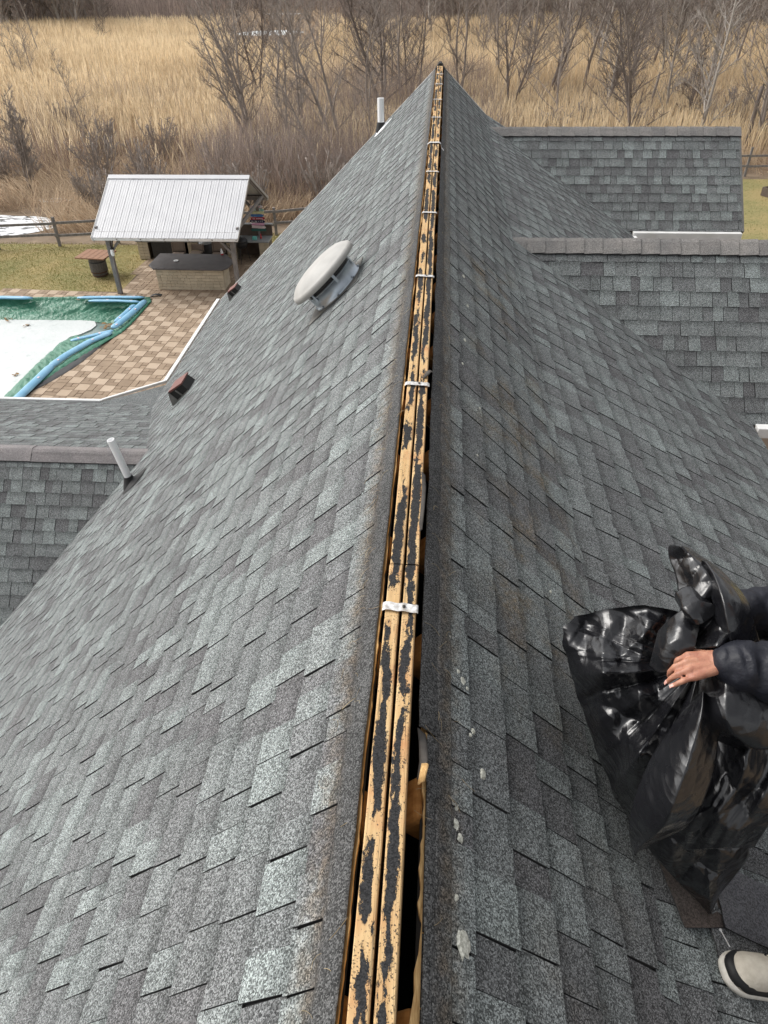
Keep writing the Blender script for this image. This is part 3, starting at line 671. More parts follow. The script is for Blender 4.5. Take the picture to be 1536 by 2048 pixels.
# loose sheets: rows of (left u,v,w) (right u,v,w), lofted with folds running down them
def sheet(name, rows, nu=16, nsub=6, fold=0.03, seed=0.0, folds=3.0, cr=0.02, thick=0.0025):
    L = [Vector(r[0]) for r in rows]; Rr = [Vector(r[1]) for r in rows]
    def cat(Ps, t):
        n = len(Ps) - 1; k = min(n - 1, int(t * n)); f = t * n - k
        p0, p1, p2, p3 = Ps[max(0, k - 1)], Ps[k], Ps[k + 1], Ps[min(n, k + 2)]
        return 0.5 * ((2 * p1) + (p2 - p0) * f + (2 * p0 - 5 * p1 + 4 * p2 - p3) * f * f + (3 * p1 - p0 - 3 * p2 + p3) * f ** 3)
    calm = cr < 0.015; q_ = 0.16 if calm else 1.0; S = folds_set(seed + 1, [(None, .8, .050 * q_), (None, 1.2, .038 * q_), (None, 2.0, .016 * q_), (None, 3.4, .005 * q_)])
    n = (len(rows) - 1) * 12; nu = 48; P = []; ax = brd.uniform(.3, .6)
    for i in range(n + 1):
        t = i / n; a, b = cat(L, t), cat(Rr, t); row = []
        for j in range(nu + 1):
            q = j / nu; c = a.lerp(b, q); e = min(1, 6 * q, 6 * (1 - q)); roof_ = q / ax if q < ax else (1 - q) / (1 - ax)
            bul = fold * (0.55 * math.sin(math.pi * q) + 0.75 * roof_ ** (1.0 if calm else .8)) + crease(c.x / 100, c.y / 100, S) * e
            row.append(on_roof(bag_pt(c.x, c.y, c.z - bul)))
        P.append(row)
    mb = MB(); mb.grid(P); bagpart(name, mb, thick)
# long leaf-shaped flap hanging in front
sheet('hanging_flap', [((1398, 1385, 1.98), (1412, 1385, 1.98)), ((1352, 1440, 1.97), (1436, 1435, 1.93)), ((1305, 1510, 1.97), (1432, 1520, 1.90)), ((1272, 1585, 1.97), (1412, 1590, 1.89)), ((1258, 1650, 2.0), (1378, 1650, 1.93)), ((1262, 1690, 2.08), (1300, 1690, 2.04)), ((1266, 1712, 2.14), (1272, 1708, 2.14))], 20, 8, 0.075, 1.0, 2.2, 0.008)
# broad lip below the wrist
sheet('open_lip', [((1400, 1350, 1.97), (1560, 1330, 1.95)), ((1396, 1400, 1.93), (1575, 1380, 1.90)), ((1398, 1445, 1.92), (1580, 1430, 1.88)), ((1425, 1475, 1.93), (1580, 1470, 1.88)), ((1470, 1496, 1.95), (1580, 1492, 1.90)), ((1505, 1500, 1.97), (1580, 1500, 1.92))], 20, 8, 0.05, 4.0, 2.6, 0.012)
# crumpled tail lying on the shingles
sheet('bag_tail', [((1310, 1625, 2.14), (1560, 1520, 2.10)), ((1292, 1662, 2.20), (1520, 1600, 2.18)), ((1285, 1680, 2.24), (1500, 1660, 2.22)), ((1318, 1722, 2.28), (1497, 1712, 2.25)), ((1360, 1768, 2.32), (1470, 1752, 2.29)), ((1398, 1806, 2.36), (1440, 1790, 2.33)), ((1418, 1830, 2.39), (1424, 1826, 2.38))], 22, 8, 0.05, 7.0, 3.4, 0.06)
# drape on the right of the sack
sheet('side_drape', [((1432, 1480, 2.04), (1600, 1450, 2.0)), ((1428, 1540, 2.0), (1600, 1520, 1.97)), ((1405, 1600, 1.98), (1590, 1580, 1.96)), ((1375, 1655, 2.0), (1545, 1640, 1.99)), ((1368, 1700, 2.08), (1508, 1695, 2.06))], 22, 8, 0.05, 12.0, 3.0, 0.055)
# plume of gathered film standing above the neck
sheet('gathered_plume', [((1380, 1300, 2.02), (1470, 1290, 2.0)), ((1366, 1240, 2.06), (1492, 1250, 2.0)), ((1358, 1190, 2.10), (1502, 1222, 2.02)), ((1352, 1150, 2.13), (1480, 1185, 2.06)), ((1340, 1118, 2.16), (1440, 1140, 2.12)), ((1338, 1095, 2.18), (1400, 1112, 2.16)), ((1345, 1090, 2.19), (1375, 1095, 2.18))], 24, 8, 0.06, 17.0, 3.6, 0.05)
sheet('gathered_plume', [((1440, 1300, 1.98), (1520, 1290, 1.97)), ((1432, 1240, 1.97), (1504, 1235, 1.96)), ((1422, 1185, 2.0), (1494, 1205, 1.98)), ((1412, 1145, 2.05), (1470, 1170, 2.03)), ((1405, 1120, 2.1), (1425, 1130, 2.1))], 18, 8, 0.045, 21.0, 2.0, 0.012)
sheet('folded_cuff', [((1375, 1240, 1.98), (1350, 1200, 2.06)), ((1395, 1250, 1.96), (1352, 1184, 2.05)), ((1415, 1240, 1.96), (1380, 1172, 2.04)), ((1438, 1225, 1.98), (1415, 1195, 2.02))], 14, 8, 0.03, 25.0, 1.5, 0.01)
sheet('inner_fold', [((1318, 1262, 2.06), (1300, 1330, 2.04)), ((1345, 1235, 2.02), (1320, 1345, 1.99)), ((1375, 1218, 2.0), (1345, 1342, 1.97)), ((1400, 1250, 1.99), (1380, 1330, 1.97))], 18, 8, 0.025, 29.0, 1.0, 0.008)

# ================================================================== THE WORKER
M['jacket'] = simple('navy_puffer_nylon', (0.007, 0.008, 0.013), (0.013, 0.014, 0.021), 0.55, 12, 4, 0.35, 60, spec=0.35, bd=0.008)
M['knit'] = simple('black_knit_cuff', (0.008, 0.008, 0.009), None, 0.95, 60, 3, 0.6, 200)
skn = NB('skin'); sp = skn.pos()
skc = skn.mix(skn.rng(skn.noise(sp, 34, 5, 0.65), 0.33, 0.67, 0, 1), (0.45, 0.225, 0.145), (0.31, 0.125, 0.080)); skc = skn.mix(skn.rng(skn.noise(skn.scale(sp, (220, 60, 60)), 1.0, 3), 0.58, 0.66, 0, 0.35), skc, (0.20, 0.085, 0.055))
skn.P(Base_Color=skc, Roughness=0.5, Specular_IOR_Level=0.4, Subsurface_Weight=0.12, Subsurface_Radius=(0.012, 0.004, 0.002)); skn.bump(skn.noise(sp, 260, 3), 0.25, 0.002); M['skin'] = skn.m
M['trouser'] = simple('dark_trousers', (0.02, 0.021, 0.026), (0.03, 0.03, 0.036), 0.9, 30, 3, 0.3, 200)
M['shoe_cream'] = simple('cream_suede', (0.62, 0.57, 0.48), (0.50, 0.45, 0.37), 0.85, 40, 4, 0.3, 120)
M['shoe_black'] = simple('black_rand', (0.012, 0.012, 0.013), None, 0.6)
M['shoe_sole'] = simple('white_sole', (0.66, 0.63, 0.57), (0.52, 0.49, 0.43), 0.6, 30)
M['shoe_navy'] = simple('navy_mesh_tongue', (0.02, 0.035, 0.09), (0.03, 0.05, 0.12), 0.9, 90, 3, 0.5, 300)
M['hair'] = simple('dark_hair', (0.015, 0.011, 0.009), (0.03, 0.02, 0.015), 0.7, 60)
person = empty('person', (1.5, 1.4, zR2(1.5, 0)), 0, 'worker in a puffy navy jacket and cream shoes holding the black bag', 'person')
PO = person.location.copy()
_bm = bmesh.new(); bmesh.ops.create_icosphere(_bm, subdivisions=2, radius=1.0); _bm.verts.index_update()
ICO_V = np.array([tuple(v.co) for v in _bm.verts]); ICO_F = np.array([[v.index for v in f.verts] for f in _bm.faces]); _bm.free()
def blob(name, segs, mat, voxel, smooth_it=6, parent=person, post=None):
    """one continuous surface grown from a skeleton of tapered limbs [(a, ra, b, rb), ...]"""
    VV, FF, off = [], [], 0
    for a, ra, b, rb in segs:
        a, b = Vector(a), Vector(b); n = max(2, int((b - a).length / (0.35 * min(ra, rb))) + 1); n = min(n, 40)
        for i in range(n + 1):
            t = i / n; r = ra + (rb - ra) * t
            VV.append(ICO_V * r + np.array(a.lerp(b, t) - PO)); FF.append(ICO_F + off); off += len(ICO_V)
    me = bpy.data.meshes.new(name); me.from_pydata(np.concatenate(VV).tolist(), [], np.concatenate(FF).tolist()); o = bpy.data.objects.new(name, me); COL.objects.link(o)
    rm = o.modifiers.new('skin', 'REMESH'); rm.mode = 'VOXEL'; rm.voxel_size = voxel
    sm = o.modifiers.new('smooth', 'SMOOTH'); sm.factor = 0.5; sm.iterations = smooth_it
    dg = bpy.context.evaluated_depsgraph_get(); ev = o.evaluated_get(dg); m2_ = bpy.data.meshes.new_from_object(ev)
    o.modifiers.clear(); o.data = m2_; m2_.name = name; bpy.data.meshes.remove(me)
    if post:
        for v in m2_.vertices: v.co = post(v.co + PO) - PO
    m2_.materials.clear(); m2_.materials.append(M[mat]); m2_.polygons.foreach_set('use_smooth', [True] * len(m2_.polygons))
    o.parent = parent; return o
wr = Vector((0.862, 1.312, 0.150)); elb = Vector((1.16, 1.27, 0.115)); sh = Vector((1.50, 1.19, 0.40))
wr2 = Vector((0.98, 1.60, 0.06)); elb2 = Vector((1.28, 1.64, 0.03)); sh2 = Vector((1.52, 1.58, 0.40))
hipc = Vector((1.76, 1.40, -0.18)); chest = Vector((1.54, 1.39, 0.30)); neck = Vector((1.46, 1.385, 0.47)); head = Vector((1.36, 1.38, 0.62))
kneeL, kneeR = Vector((1.36, 1.12, -0.62)), Vector((1.62, 1.70, -0.68)); ankL, ankR = Vector((1.33, 0.995, -0.97)), Vector((1.76, 1.79, -1.22))
seg = [(hipc, .12, chest, .13), (chest, .11, neck, .06), (neck, .055, head, .07), (head, .088, head + Vector((-.03, 0, .05)), .088), (head + Vector((-.045, 0, -.02)), .07, head + Vector((-.06, 0, -.06)), .045),
       (head + Vector((-.112, 0, .0)), .014, head + Vector((-.118, 0, -.025)), .016), (head + Vector((.0, -.09, .0)), .018, head + Vector((.01, -.088, .03)), .018), (head + Vector((.0, .09, .0)), .018, head + Vector((.01, .088, .03)), .018),
       (chest, .10, sh, .06), (sh, .055, elb, .042), (elb, .042, wr, .028), (chest, .10, sh2, .06), (sh2, .055, elb2, .042), (elb2, .042, wr2, .028),
       (hipc, .11, kneeL, .06), (kneeL, .058, ankL, .04), (hipc, .11, kneeR, .06), (kneeR, .058, ankR, .04)]
NAILS = []
def hand(w, d, side, up, curl):
    """w wrist, d finger direction, side towards the thumb; four unequal bent fingers and a thumb"""
    d, side, up = Vector(d).normalized(), Vector(side).normalized(), Vector(up).normalized(); out = []
    for k, (so, kl, fl, r, fan) in enumerate(((.034, .080, .070, .0090, .06), (.0118, .086, .076, .0094, .02), (-.0118, .083, .071, .0090, -.03), (-.034, .072, .060, .0082, -.08))):
        kn = w + d * kl + side * so + up * (.005 - .004 * abs(k - 1.2)); out.append((w + side * so * .5, .0175, kn, .0112))
        df = (d + side * fan).normalized(); c = curl[k]; p1 = kn + (df * math.cos(c * .5) - up * math.sin(c * .5)) * fl * .44; p2 = p1 + (df * math.cos(c) - up * math.sin(c)) * fl * .32; t_ = (df * math.cos(c * 1.4) - up * math.sin(c * 1.4)); p3 = p2 + t_ * fl * .26
        out += [(kn, r * 1.22, kn.lerp(p1, .5), r * .94), (kn.lerp(p1, .5), r * .94, p1, r * 1.05), (p1, r * 1.05, p2, r * .92), (p2, r * .95, p3, r * .74)]
        NAILS.append((p3 + t_ * .001, t_, side, r))
    t0 = w + d * .022 + side * .028 - up * .008; t1 = t0 + d * .032 + side * .026 - up * .016; t2 = t1 + d * .032 + side * .004 - up * .014
    return out + [(w, .018, t0, .015), (t0, .014, t1, .0115), (t1, .0110, t2, .0085)]
seg += hand(wr, (-1, -.10, -.20), (0.08, 1, 0.12), (-.20, -.12, 1), (1.30, 1.05, .75, .38))
seg += hand(wr2, (-.9, -.2, -.3), (.1, -1, .1), (-.3, 0, 1), (1.2, 1.2, 1.2, 1.2))
bod = blob('body', seg, 'skin', 0.0040, 2)
M['nail_skin'] = simple('fingernail', (0.66, 0.36, 0.30), None, 0.3)
for p3, t_, sd_, r_ in NAILS[:4]:
    up_ = sd_.cross(t_); up_ = up_ if up_.z > 0 else -up_; mb = MB(); mb.grid([[tuple(p3 + t_ * a * .006 + sd_ * b * r_ * .62 + up_ * (r_ * .80 - .0022 * b * b - .001 * a * a) - PO) for b in (-1, -.5, 0, .5, 1)] for a in (-1, 0, 1)]); mb.build('fingernail', 'nail_skin', bod, True)
def puff(a, ra, b, rb, n, amp):
    a, b = Vector(a), Vector(b); out = []
    for i in range(n):
        t0, t1, t2 = i / n, (i + .5) / n, (i + 1) / n
        f = lambda t, k: (ra + (rb - ra) * t) * k
        out += [(a.lerp(b, t0), f(t0, 1 - amp), a.lerp(b, t1), f(t1, 1 + amp)), (a.lerp(b, t1), f(t1, 1 + amp), a.lerp(b, t2), f(t2, 1 - amp))]
    return out
def rumple(p):
    k = 0.010 * fn(p.x * 22, p.y * 11, p.z * 11) + 0.010 * abs(fn(p.x * 34 + p.z * 12, p.y * 16, p.z * 20))
    return p + Vector((0.3 * k, -0.6 * k, k))
jk = puff(sh, .115, elb, .092, 4, .05) + puff(elb, .108, wr + (elb - wr) * .08, .060, 4, .10) + puff(sh2, .115, elb2, .092, 4, .05) + puff(elb2, .090, wr2 + (elb2 - wr2) * .1, .056, 5, .06)
jk += puff(hipc + Vector((-.02, 0, .0)), .20, chest, .20, 5, .03) + [(chest, .19, neck, .10), (chest, .15, sh, .11), (chest, .15, sh2, .11), (neck, .085, neck + Vector((-.02, 0, .045)), .08)]
blob('jacket', jk, 'jacket', 0.007, 3, post=rumple)
mb = MB(); dcf = (elb - wr).normalized(); A = dcf.orthogonal().normalized(); B = dcf.cross(A); P = []
for i in range(60):
    a = 6.2832 * i / 60; P.append([tuple(wr + dcf * (t_ + 0.004 * fn(i * .7, t_ * 90)) + (A * math.cos(a) + B * math.sin(a)) * (r_ + 0.002 * math.sin(a * 15) + 0.003 * fn(i * .5, 2)) - PO) for t_, r_ in ((0.008, 0.036), (0.002, 0.041), (0.006, 0.046), (0.016, 0.047), (0.03, 0.043))])
mb.grid(P, closed_u=True); mb.build('cuff', 'knit', person, True)
blob('trousers', [(hipc, .145, hipc + Vector((-.02, -.02, .08)), .15), (hipc + Vector((0, -.08, 0)), .125, kneeL, .085), (kneeL, .083, ankL + Vector((0.02, 0, .05)), .072), (hipc + Vector((0, .08, 0)), .125, kneeR, .085), (kneeR, .083, ankR + Vector((0.02, 0, .05)), .072)], 'trouser', 0.012, 4, post=rumple)
blob('hair', [(head + Vector((.01, 0, .055)), .085, head + Vector((-.03, 0, .085)), .075), (head + Vector((.035, 0, .0)), .075, head + Vector((.03, 0, .06)), .085)], 'hair', 0.008, 2)
def shoe(toe, heel):
    toe, heel = Vector(toe), Vector(heel); d = (heel - toe); L = d.length; d.normalize(); s = Vector((0, 1, 0)); s = (s - d * s.dot(d)).normalized(); u = d.cross(s); u = u if u.z > 0 else -u
    secs = [(0.0, .018, .030), (.02, .034, .040), (.06, .046, .056), (.12, .052, .070), (.20, .054, .082), (.32, .052, .098), (.45, .046, .112), (.60, .042, .118), (.78, .043, .122), (.93, .040, .124), (1.0, .025, .10)]
    def loft(lo, hi, infl, name, mat, t0=0, t1=1.0, parent=person):
        mb = MB(); P = []
        for f_, w, h in secs:
            if not (t0 <= f_ <= t1): continue
            ring = []
            for k in range(17):
                a = math.pi * k / 16; x = math.cos(a); z = math.sin(a) ** 0.7
                zz = min(max(h * z, lo), hi if hi else 9); ring.append(tuple(toe + d * (f_ * L) + s * (x * (w + infl)) + u * (zz + 0.004) - PO))
            P.append(ring)
        mb.grid(P); o = mb.build(name, mat, parent, True); sd = o.modifiers.new('t', 'SOLIDIFY'); sd.thickness = 0.006; sd.offset = -1; return o
    up = loft(0.018, None, 0.0, 'shoe', 'shoe_cream')
    def hw(f): return .053 * (1 - (1 - min(1, f / .20)) ** 2.3) ** .5 * (1 if f < .8 else (1 - ((f - .8) / .2) ** 2.5 * .75) ** .5)
    def welt(name, mat, fmax, prof, par):
        fs = [fmax * (k / 26) ** 1.8 for k in range(26, -1, -1)]; path = [(f, 1) for f in fs] + [(f, -1) for f in fs[::-1][1:]]; mb = MB()
        mb.grid([[tuple(toe + d * (f * L - (inf if f < .08 else 0) * (1 - f / .08 if f < .08 else 0)) + s * sg * (hw(f) + inf) + u * zz - PO) for inf, zz in prof] for f, sg in path]); o = mb.build(name, mat, par, True); return o
    welt('sole', 'shoe_sole', 1.0, [(-.02, .001), (.010, .001), (.013, .012), (.010, .024), (.002, .026)], up); welt('toe_rand', 'shoe_black', .42, [(.007, .022), (.009, .034), (.006, .045), (-.002, .053)], up)
    mb = MB(); P = []
    for f_, w, h in ((.30, .022, .1005), (.40, .026, .112), (.52, .028, .122), (.64, .03, .132)): P.append([tuple(toe + d * f_ * L + s * w * k + u * (h + .014 - abs(k) * .008) - PO) for k in (-1, -.5, 0, .5, 1)])
    mb.grid(P); mb.build('tongue', 'shoe_navy', up, True)
    for f_, h in ((.33, .106), (.41, .115), (.49, .121), (.57, .127)):
        mb = MB(); mb.tube([toe + d * f_ * L + s * k * .034 + u * (h + .010 - abs(k) * .018) - PO for k in (-1, -.6, 0, .6, 1)], .0035, 6); mb.build('lace', 'shoe_cream', up, True)
        for k in (-1, 1):
            mb = MB(); c = toe + d * f_ * L + s * k * .036 + u * (h - .012) - PO; mb.lathe([(.005, -.003), (.005, .004)], 10, Matrix.Translation(c)); mb.build('eyelet', 'shoe_black', up)
rz = lambda x: zR2(x, 0) + 0.014
shoe((1.045, 0.955, rz(1.045)), (1.345, 0.995, rz(1.345))); shoe((1.475, 1.755, rz(1.475)), (1.775, 1.80, rz(1.775)))

# ================================================================== THE GROUND
def rect(mb, x0, x1, y0, y1, z): mb.face([mb.vert(p) for p in ((x0, y0, z), (x1, y0, z), (x1, y1, z), (x0, y1, z))])
M['marsh'] = simple('marsh_soil', (0.17, 0.125, 0.085), (0.27, 0.205, 0.14), 0.95, 1.4, 6)
lw = NB('dormant_lawn'); lp = lw.pos(); lX, lY, lZ = lw.xyz(lp)
lc = lw.mix(lw.rng(lw.noise(lp, 0.55, 5), 0.38, 0.62, 0, 1), (0.30, 0.235, 0.095), (0.16, 0.165, 0.050))
lc = lw.mix(lw.rng(lw.noise(lp, 9, 5, 0.7), 0.35, 0.65, 0, 0.7), lc, (0.37, 0.29, 0.135)); lw.P(Base_Color=lc, Roughness=0.95); lw.bump(lw.noise(lp, 30, 4), 0.8, 0.05); M['lawn'] = lw.m
M['paver_bed'] = simple('paver_joint_sand', (0.16, 0.115, 0.075), (0.11, 0.08, 0.055), 0.95, 12)
HX0, HX1, HY0, HY1 = -30.0, -11.40, 12.0, 27.86
g = MB(); z = ZG - 0.03
rect(g, -900, 900, HY1, 1500, z); rect(g, HX1, 900, -500, HY1, z); rect(g, -900, HX0, -500, HY1, z); rect(g, HX0, HX1, -500, HY0, z)
tag(g.build('ground', 'marsh'), kind='structure')
g = MB()
for x0, x1, y0, y1 in ((-34, -13.2, 28.62, 34.6), (-13.2, -4.0, 33.9, 36.2), (8, 34, 16, 47.6), (5.2, 8, 2, 47.6)): rect(g, x0, x1, y0, y1, ZG - 0.012)
tag(g.build('lawn', 'lawn'), kind='structure')
hl = MB(); P = []
for i in range(41):
    x = -420 + i * 21; P.append([(x, 236 + j * 26, ZG - 0.5 + 34 * (1 - math.exp(-(j / 7.0) ** 2)) * (0.75 + 0.4 * fn(i * .23, j * .2, 4))) for j in range(14)])
hl.grid(P); M['hill'] = simple('far_wooded_hill', (0.17, 0.125, 0.11), (0.11, 0.085, 0.078), 0.95, 0.12, 8)
tag(hl.build('hill', 'hill', smooth=True), kind='structure')

# pool outline (outer edge of the winter cover) and the ice inside it
OUTR = [(-19.5, 27.70), (-17.0, 27.78), (-14.2, 27.95), (-12.6, 28.02), (-11.72, 28.0), (-11.50, 27.55), (-11.52, 26.3), (-11.56, 25.2), (-11.66, 24.5), (-12.0, 23.55), (-12.25, 22.75), (-12.48, 22.2), (-12.75, 21.2), (-13.0, 20.3), (-13.3, 18.9), (-13.55, 17.0)]
INNR = [(-19.5, 26.45), (-17.3, 26.55), (-15.3, 26.6), (-14.0, 26.6), (-13.2, 26.45), (-12.6, 26.3), (-12.25, 25.9), (-12.4, 25.45), (-12.9, 25.25), (-13.9, 25.2), (-14.2, 24.6), (-14.25, 23.6), (-14.3, 22.6), (-14.3, 21.4), (-14.3, 20.0), (-14.3, 17.0)]
ZI = ZG - 0.45
def inpoly(x, y, poly):
    c = False; n = len(poly)
    for i in range(n):
        x1, y1 = poly[i]; x2, y2 = poly[(i + 1) % n]
        if (y1 > y) != (y2 > y) and x < (x2 - x1) * (y - y1) / (y2 - y1) + x1: c = not c
    return c
POOL = OUTR + [(-19.6, 17.0), (-30.1, 17.0), (-30.1, 27.7)]
M['ice'] = None
ib = NB('snowy_pool_ice'); ip = ib.pos()
ic = ib.mix(ib.rng(ib.noise(ip, 0.9, 5), 0.35, 0.65, 0, 1), (0.62, 0.64, 0.635), (0.55, 0.58, 0.575)); ic = ib.mix(ib.rng(ib.noise(ip, 3.0, 5, 0.6), 0.58, 0.72, 0, 0.5), ic, (0.37, 0.41, 0.41))
ib.P(Base_Color=ic, Roughness=0.45, Specular_IOR_Level=0.4); ib.bump(ib.noise(ip, 5, 4), 0.3, 0.05); M['ice'] = ib.m
M['melt'] = simple('melt_water', (0.23, 0.29, 0.27), (0.16, 0.21, 0.19), 0.15, 2.0, 3, spec=0.5)
g = MB(); rect(g, HX0, HX1, HY0, HY1, ZI - 0.03); tag(g.build('water', 'melt'), kind='structure')
ICE = [(-13.95, 26.75), (-13.6, 26.55), (-13.4, 26.2), (-13.45, 25.8), (-13.7, 25.35), (-14.0, 25.1), (-14.15, 24.2), (-14.18, 23.3), (-14.2, 22.3), (-14.2, 21.0), (-14.2, 19.0), (-14.25, 16.0), (-24, 16.0), (-24, 26.8), (-17.3, 26.75), (-15.3, 26.75)]
g = MB(); n = len(ICE); t_ = [g.vert((x, y, ZI + 0.012)) for x, y in ICE]; b_ = [g.vert((x, y, ZI - 0.06)) for x, y in ICE]
g.face(t_)
for i in range(n): g.face((t_[i], b_[i], b_[(i + 1) % n], t_[(i + 1) % n]))
tag(g.build('pool_ice', 'ice'), kind='structure')
# bed under the pavers, round the pool
g = MB()
bedp = [(-13.62, 12.0), (-11.39, 12.0), (-11.39, 27.87), (-11.62, 27.87), (-11.60, 25.2), (-11.72, 24.5), (-12.05, 23.5), (-12.55, 22.2), (-13.05, 20.3), (-13.62, 17.0)]
g.face([g.vert((x, y, ZG - 0.016)) for x, y in bedp]); g.face([g.vert((x, y, ZG - 0.016)) for x, y in ((-11.39, 10), (-4.3, 10), (-4.3, 34), (-11.39, 34))]); g.face([g.vert((x, y, ZG - 0.014)) for x, y in ((-34, 27.75), (-11.385, 27.95), (-11.385, 28.75), (-34, 28.75))])
g.face([g.vert((x, y, ZG - 0.014)) for x, y in ((-13.35, 28.752), (-11.385, 28.752), (-11.385, 33.9), (-13.35, 33.9))])
patio = g.build('patio', 'paver_bed'); tag(patio, kind='structure')
# pavers: pale squares alternating with groups of small brown ones
M['paver_pale'] = simple('pale_paver', (0.48, 0.38, 0.285), (0.40, 0.305, 0.22), 0.9, 2.2, 5, tone=True)
M['paver_brown'] = simple('brown_paver', (0.36, 0.27, 0.19), (0.24, 0.175, 0.12), 0.9, 2.2, 5, tone=True)
pr = random.Random(5); PV = []
ca, sa = math.cos(math.radians(-4)), math.sin(math.radians(-4)); CS = 0.43
for i in range(-60, 30):
    for j in range(-10, 56):
        lx, ly = i * CS, j * CS + (0.0 if i % 1 == 0 else 0)
        cx, cy = -9.0 + lx * ca - ly * sa, 12.0 + lx * sa + ly * ca
        lim = (-13.3 if cy > 28.6 else -34)
        if not (lim < cx < -5.0 and 15.5 < cy < 33.8) or inpoly(cx, cy, POOL): continue
        if cy < 19.0 and cx > -9.5 or cy < 10.9: continue
        pav = cy > 28.7
        if (i + j) % 2 == 0 and not pav: cells = [(0, 0, 1, 1, 0 if pr.random() < 0.80 else 1)]
        elif (i + j) % 2 == 0: cells = [(0, 0, 1, .5, 1 if pr.random() < 0.75 else 0), (0, .5, 1, .5, 1 if pr.random() < .7 else 0)]
        else: cells = [(0, 0, .5, 1, 1), (.5, 0, .5, .5, 1), (.5, .5, .5, .5, 1)] if pr.random() < 0.5 else [(0, 0, 1, .5, 1), (0, .5, .5, .5, 1), (.5, .5, .5, .5, 0 if pr.random() < .2 else 1)]
        for a, b, w, h, mt in cells: PV.append((cx, cy, a, b, w, h, mt))
def paver(mb, p):
    cx, cy, a, b, w, h, mt = p; gp = 0.010; z1 = ZG + 0.004 + pr.uniform(-0.003, 0.004); tn = pr.random()
    pts = []
    for (x, y) in ((a, b), (a + w, b), (a + w, b + h), (a, b + h)):
        x = (x - .5) * CS + (gp if x == a else -gp); y = (y - .5) * CS + (gp if y == b else -gp); pts.append((cx + x * ca - y * sa, cy + x * sa + y * ca))
    mb.hexa([(x, y, ZG - 0.03) for x, y in pts] + [(x, y, z1) for x, y in pts], mt, tn)
pcx, pcy, pd = to_px(np.array([(p[0], p[1], ZG) for p in PV]))
vis = (pcx > -5) & (pcx < 440) & (pcy > 560) & (pcy < 806) & (pcx < 450 - (pcy - 600) * 0.66 + 10)
pa = np.array([p[4] * p[5] for p in PV]) / pd ** 3 * np.where(vis, 1, 0); bigp = set(np.argsort(-pa)[:300].tolist()); rest = MB()
for i, p in enumerate(PV):
    if i in bigp: one = MB(); paver(one, p); one.build('paver', ['paver_pale', 'paver_brown'], patio)
    else: paver(rest, p)
tag(rest.build('paver_field', ['paver_pale', 'paver_brown'], patio), kind='stuff')

# winter cover and its water tubes
M['cover'] = simple('green_pool_cover', (0.020, 0.135, 0.075), (0.055, 0.20, 0.13), 0.36, 1.5, 4, 0.6, 7, bd=0.08)
M['cover_under'] = simple('black_cover_underside', (0.03, 0.03, 0.033), (0.05, 0.05, 0.05), 0.6, 5)
M['tube'] = simple('blue_water_tube', (0.20, 0.44, 0.64), (0.29, 0.53, 0.72), 0.35, 2.0, 3)
M['tube_mark'] = simple('tube_print', (0.62, 0.40, 0.48), (0.75, 0.72, 0.75), 0.5, 40)
M['leaf'] = simple('dead_leaf', (0.36, 0.23, 0.10), (0.20, 0.11, 0.05), 0.9, 9)
def resample(poly, n):
    pts = [Vector((*p, 0)) for p in poly]; d = [0]
    for a, b in zip(pts, pts[1:]): d.append(d[-1] + (b - a).length)
    out = []; k = 0
    for i in range(n + 1):
        t = d[-1] * i / n
        while k < len(pts) - 2 and d[k + 1] < t: k += 1
        out.append(pts[k].lerp(pts[k + 1], (t - d[k]) / max(1e-9, d[k + 1] - d[k])))
    return out
NO = 220; oR, iR = [], []
for i in range(NO + 1):
    t = i / NO * (len(OUTR) - 1); k = min(len(OUTR) - 2, int(t)); f = t - k
    oR.append(Vector((*OUTR[k], 0)).lerp(Vector((*OUTR[k + 1], 0)), f)); iR.append(Vector((*INNR[k], 0)).lerp(Vector((*INNR[k + 1], 0)), f))
cv = MB(); P = []
for i in range(NO + 1):
    row = []; o_, i_ = oR[i], iR[i]; arc = i * 0.55
    for j in range(23):
        t = j / 22
        if t < 0.16: p = o_.lerp(i_, t * 0.9); zz = ZG + 0.03 + 0.035 * math.sin(t / 0.16 * 3.1) + 0.02 * fn(arc * .8, t * 9)
        else:
            q = (t - 0.16) / 0.84; far_side = i < NO * 0.34
            p = o_.lerp(i_, 0.144 + 0.856 * (q if not far_side else q ** 1.1)); zz = ZG + 0.02 - 0.47 * (q ** (0.62 if far_side else 1.1))
            zz += (0.09 * fn(arc * 1.1 + 4 * q, q * 1.5, 2) + 0.09 * tri(arc * 0.45 + 2.2 * q + fn(arc * .3, q * 2))) * math.sin(math.pi * q) ** 0.7
        row.append((p.x + 0.03 * fn(arc, j * .2, 8), p.y + 0.03 * fn(arc, j * .2, 18), zz))
    P.append(row)
cv.grid(P); cover = cv.build('pool_cover', 'cover', None, True); tag(cover, 'wrinkled green winter cover sagging round the edge of the frozen pool', 'pool cover')
un = MB(); P = []
for i in range(40):
    t = i / 39; a = Vector((-11.75, 23.9, 0)).lerp(Vector((-13.35, 18.4, 0)), t); wdt = 0.05 + 0.42 * math.sin(math.pi * min(1, t * 1.1 + 0.08)) ** 0.8
    P.append([(a.x + 0.02 + wdt * s - 0.45, a.y - 0.1 - wdt * .2 * s, ZG + 0.012 + 0.05 * s * (1 - s) * 2 + 0.03 * fn(i * .5, s * 4)) for s in np.linspace(-.2, 1, 9)])
un.grid(P); un.build('turned_back_edge', 'cover_under', cover, True)
un = MB(); un.grid([[(-11.75 + .11 * a + .02 * fn(a, b), 28.0 + .05 * b + .04 * a, ZG + .02 + .06 * math.sin(a * .8) + .02 * fn(a, b, 3)) for b in range(5)] for a in range(5)]); un.build('gathered_corner', 'cover_under', cover, True)
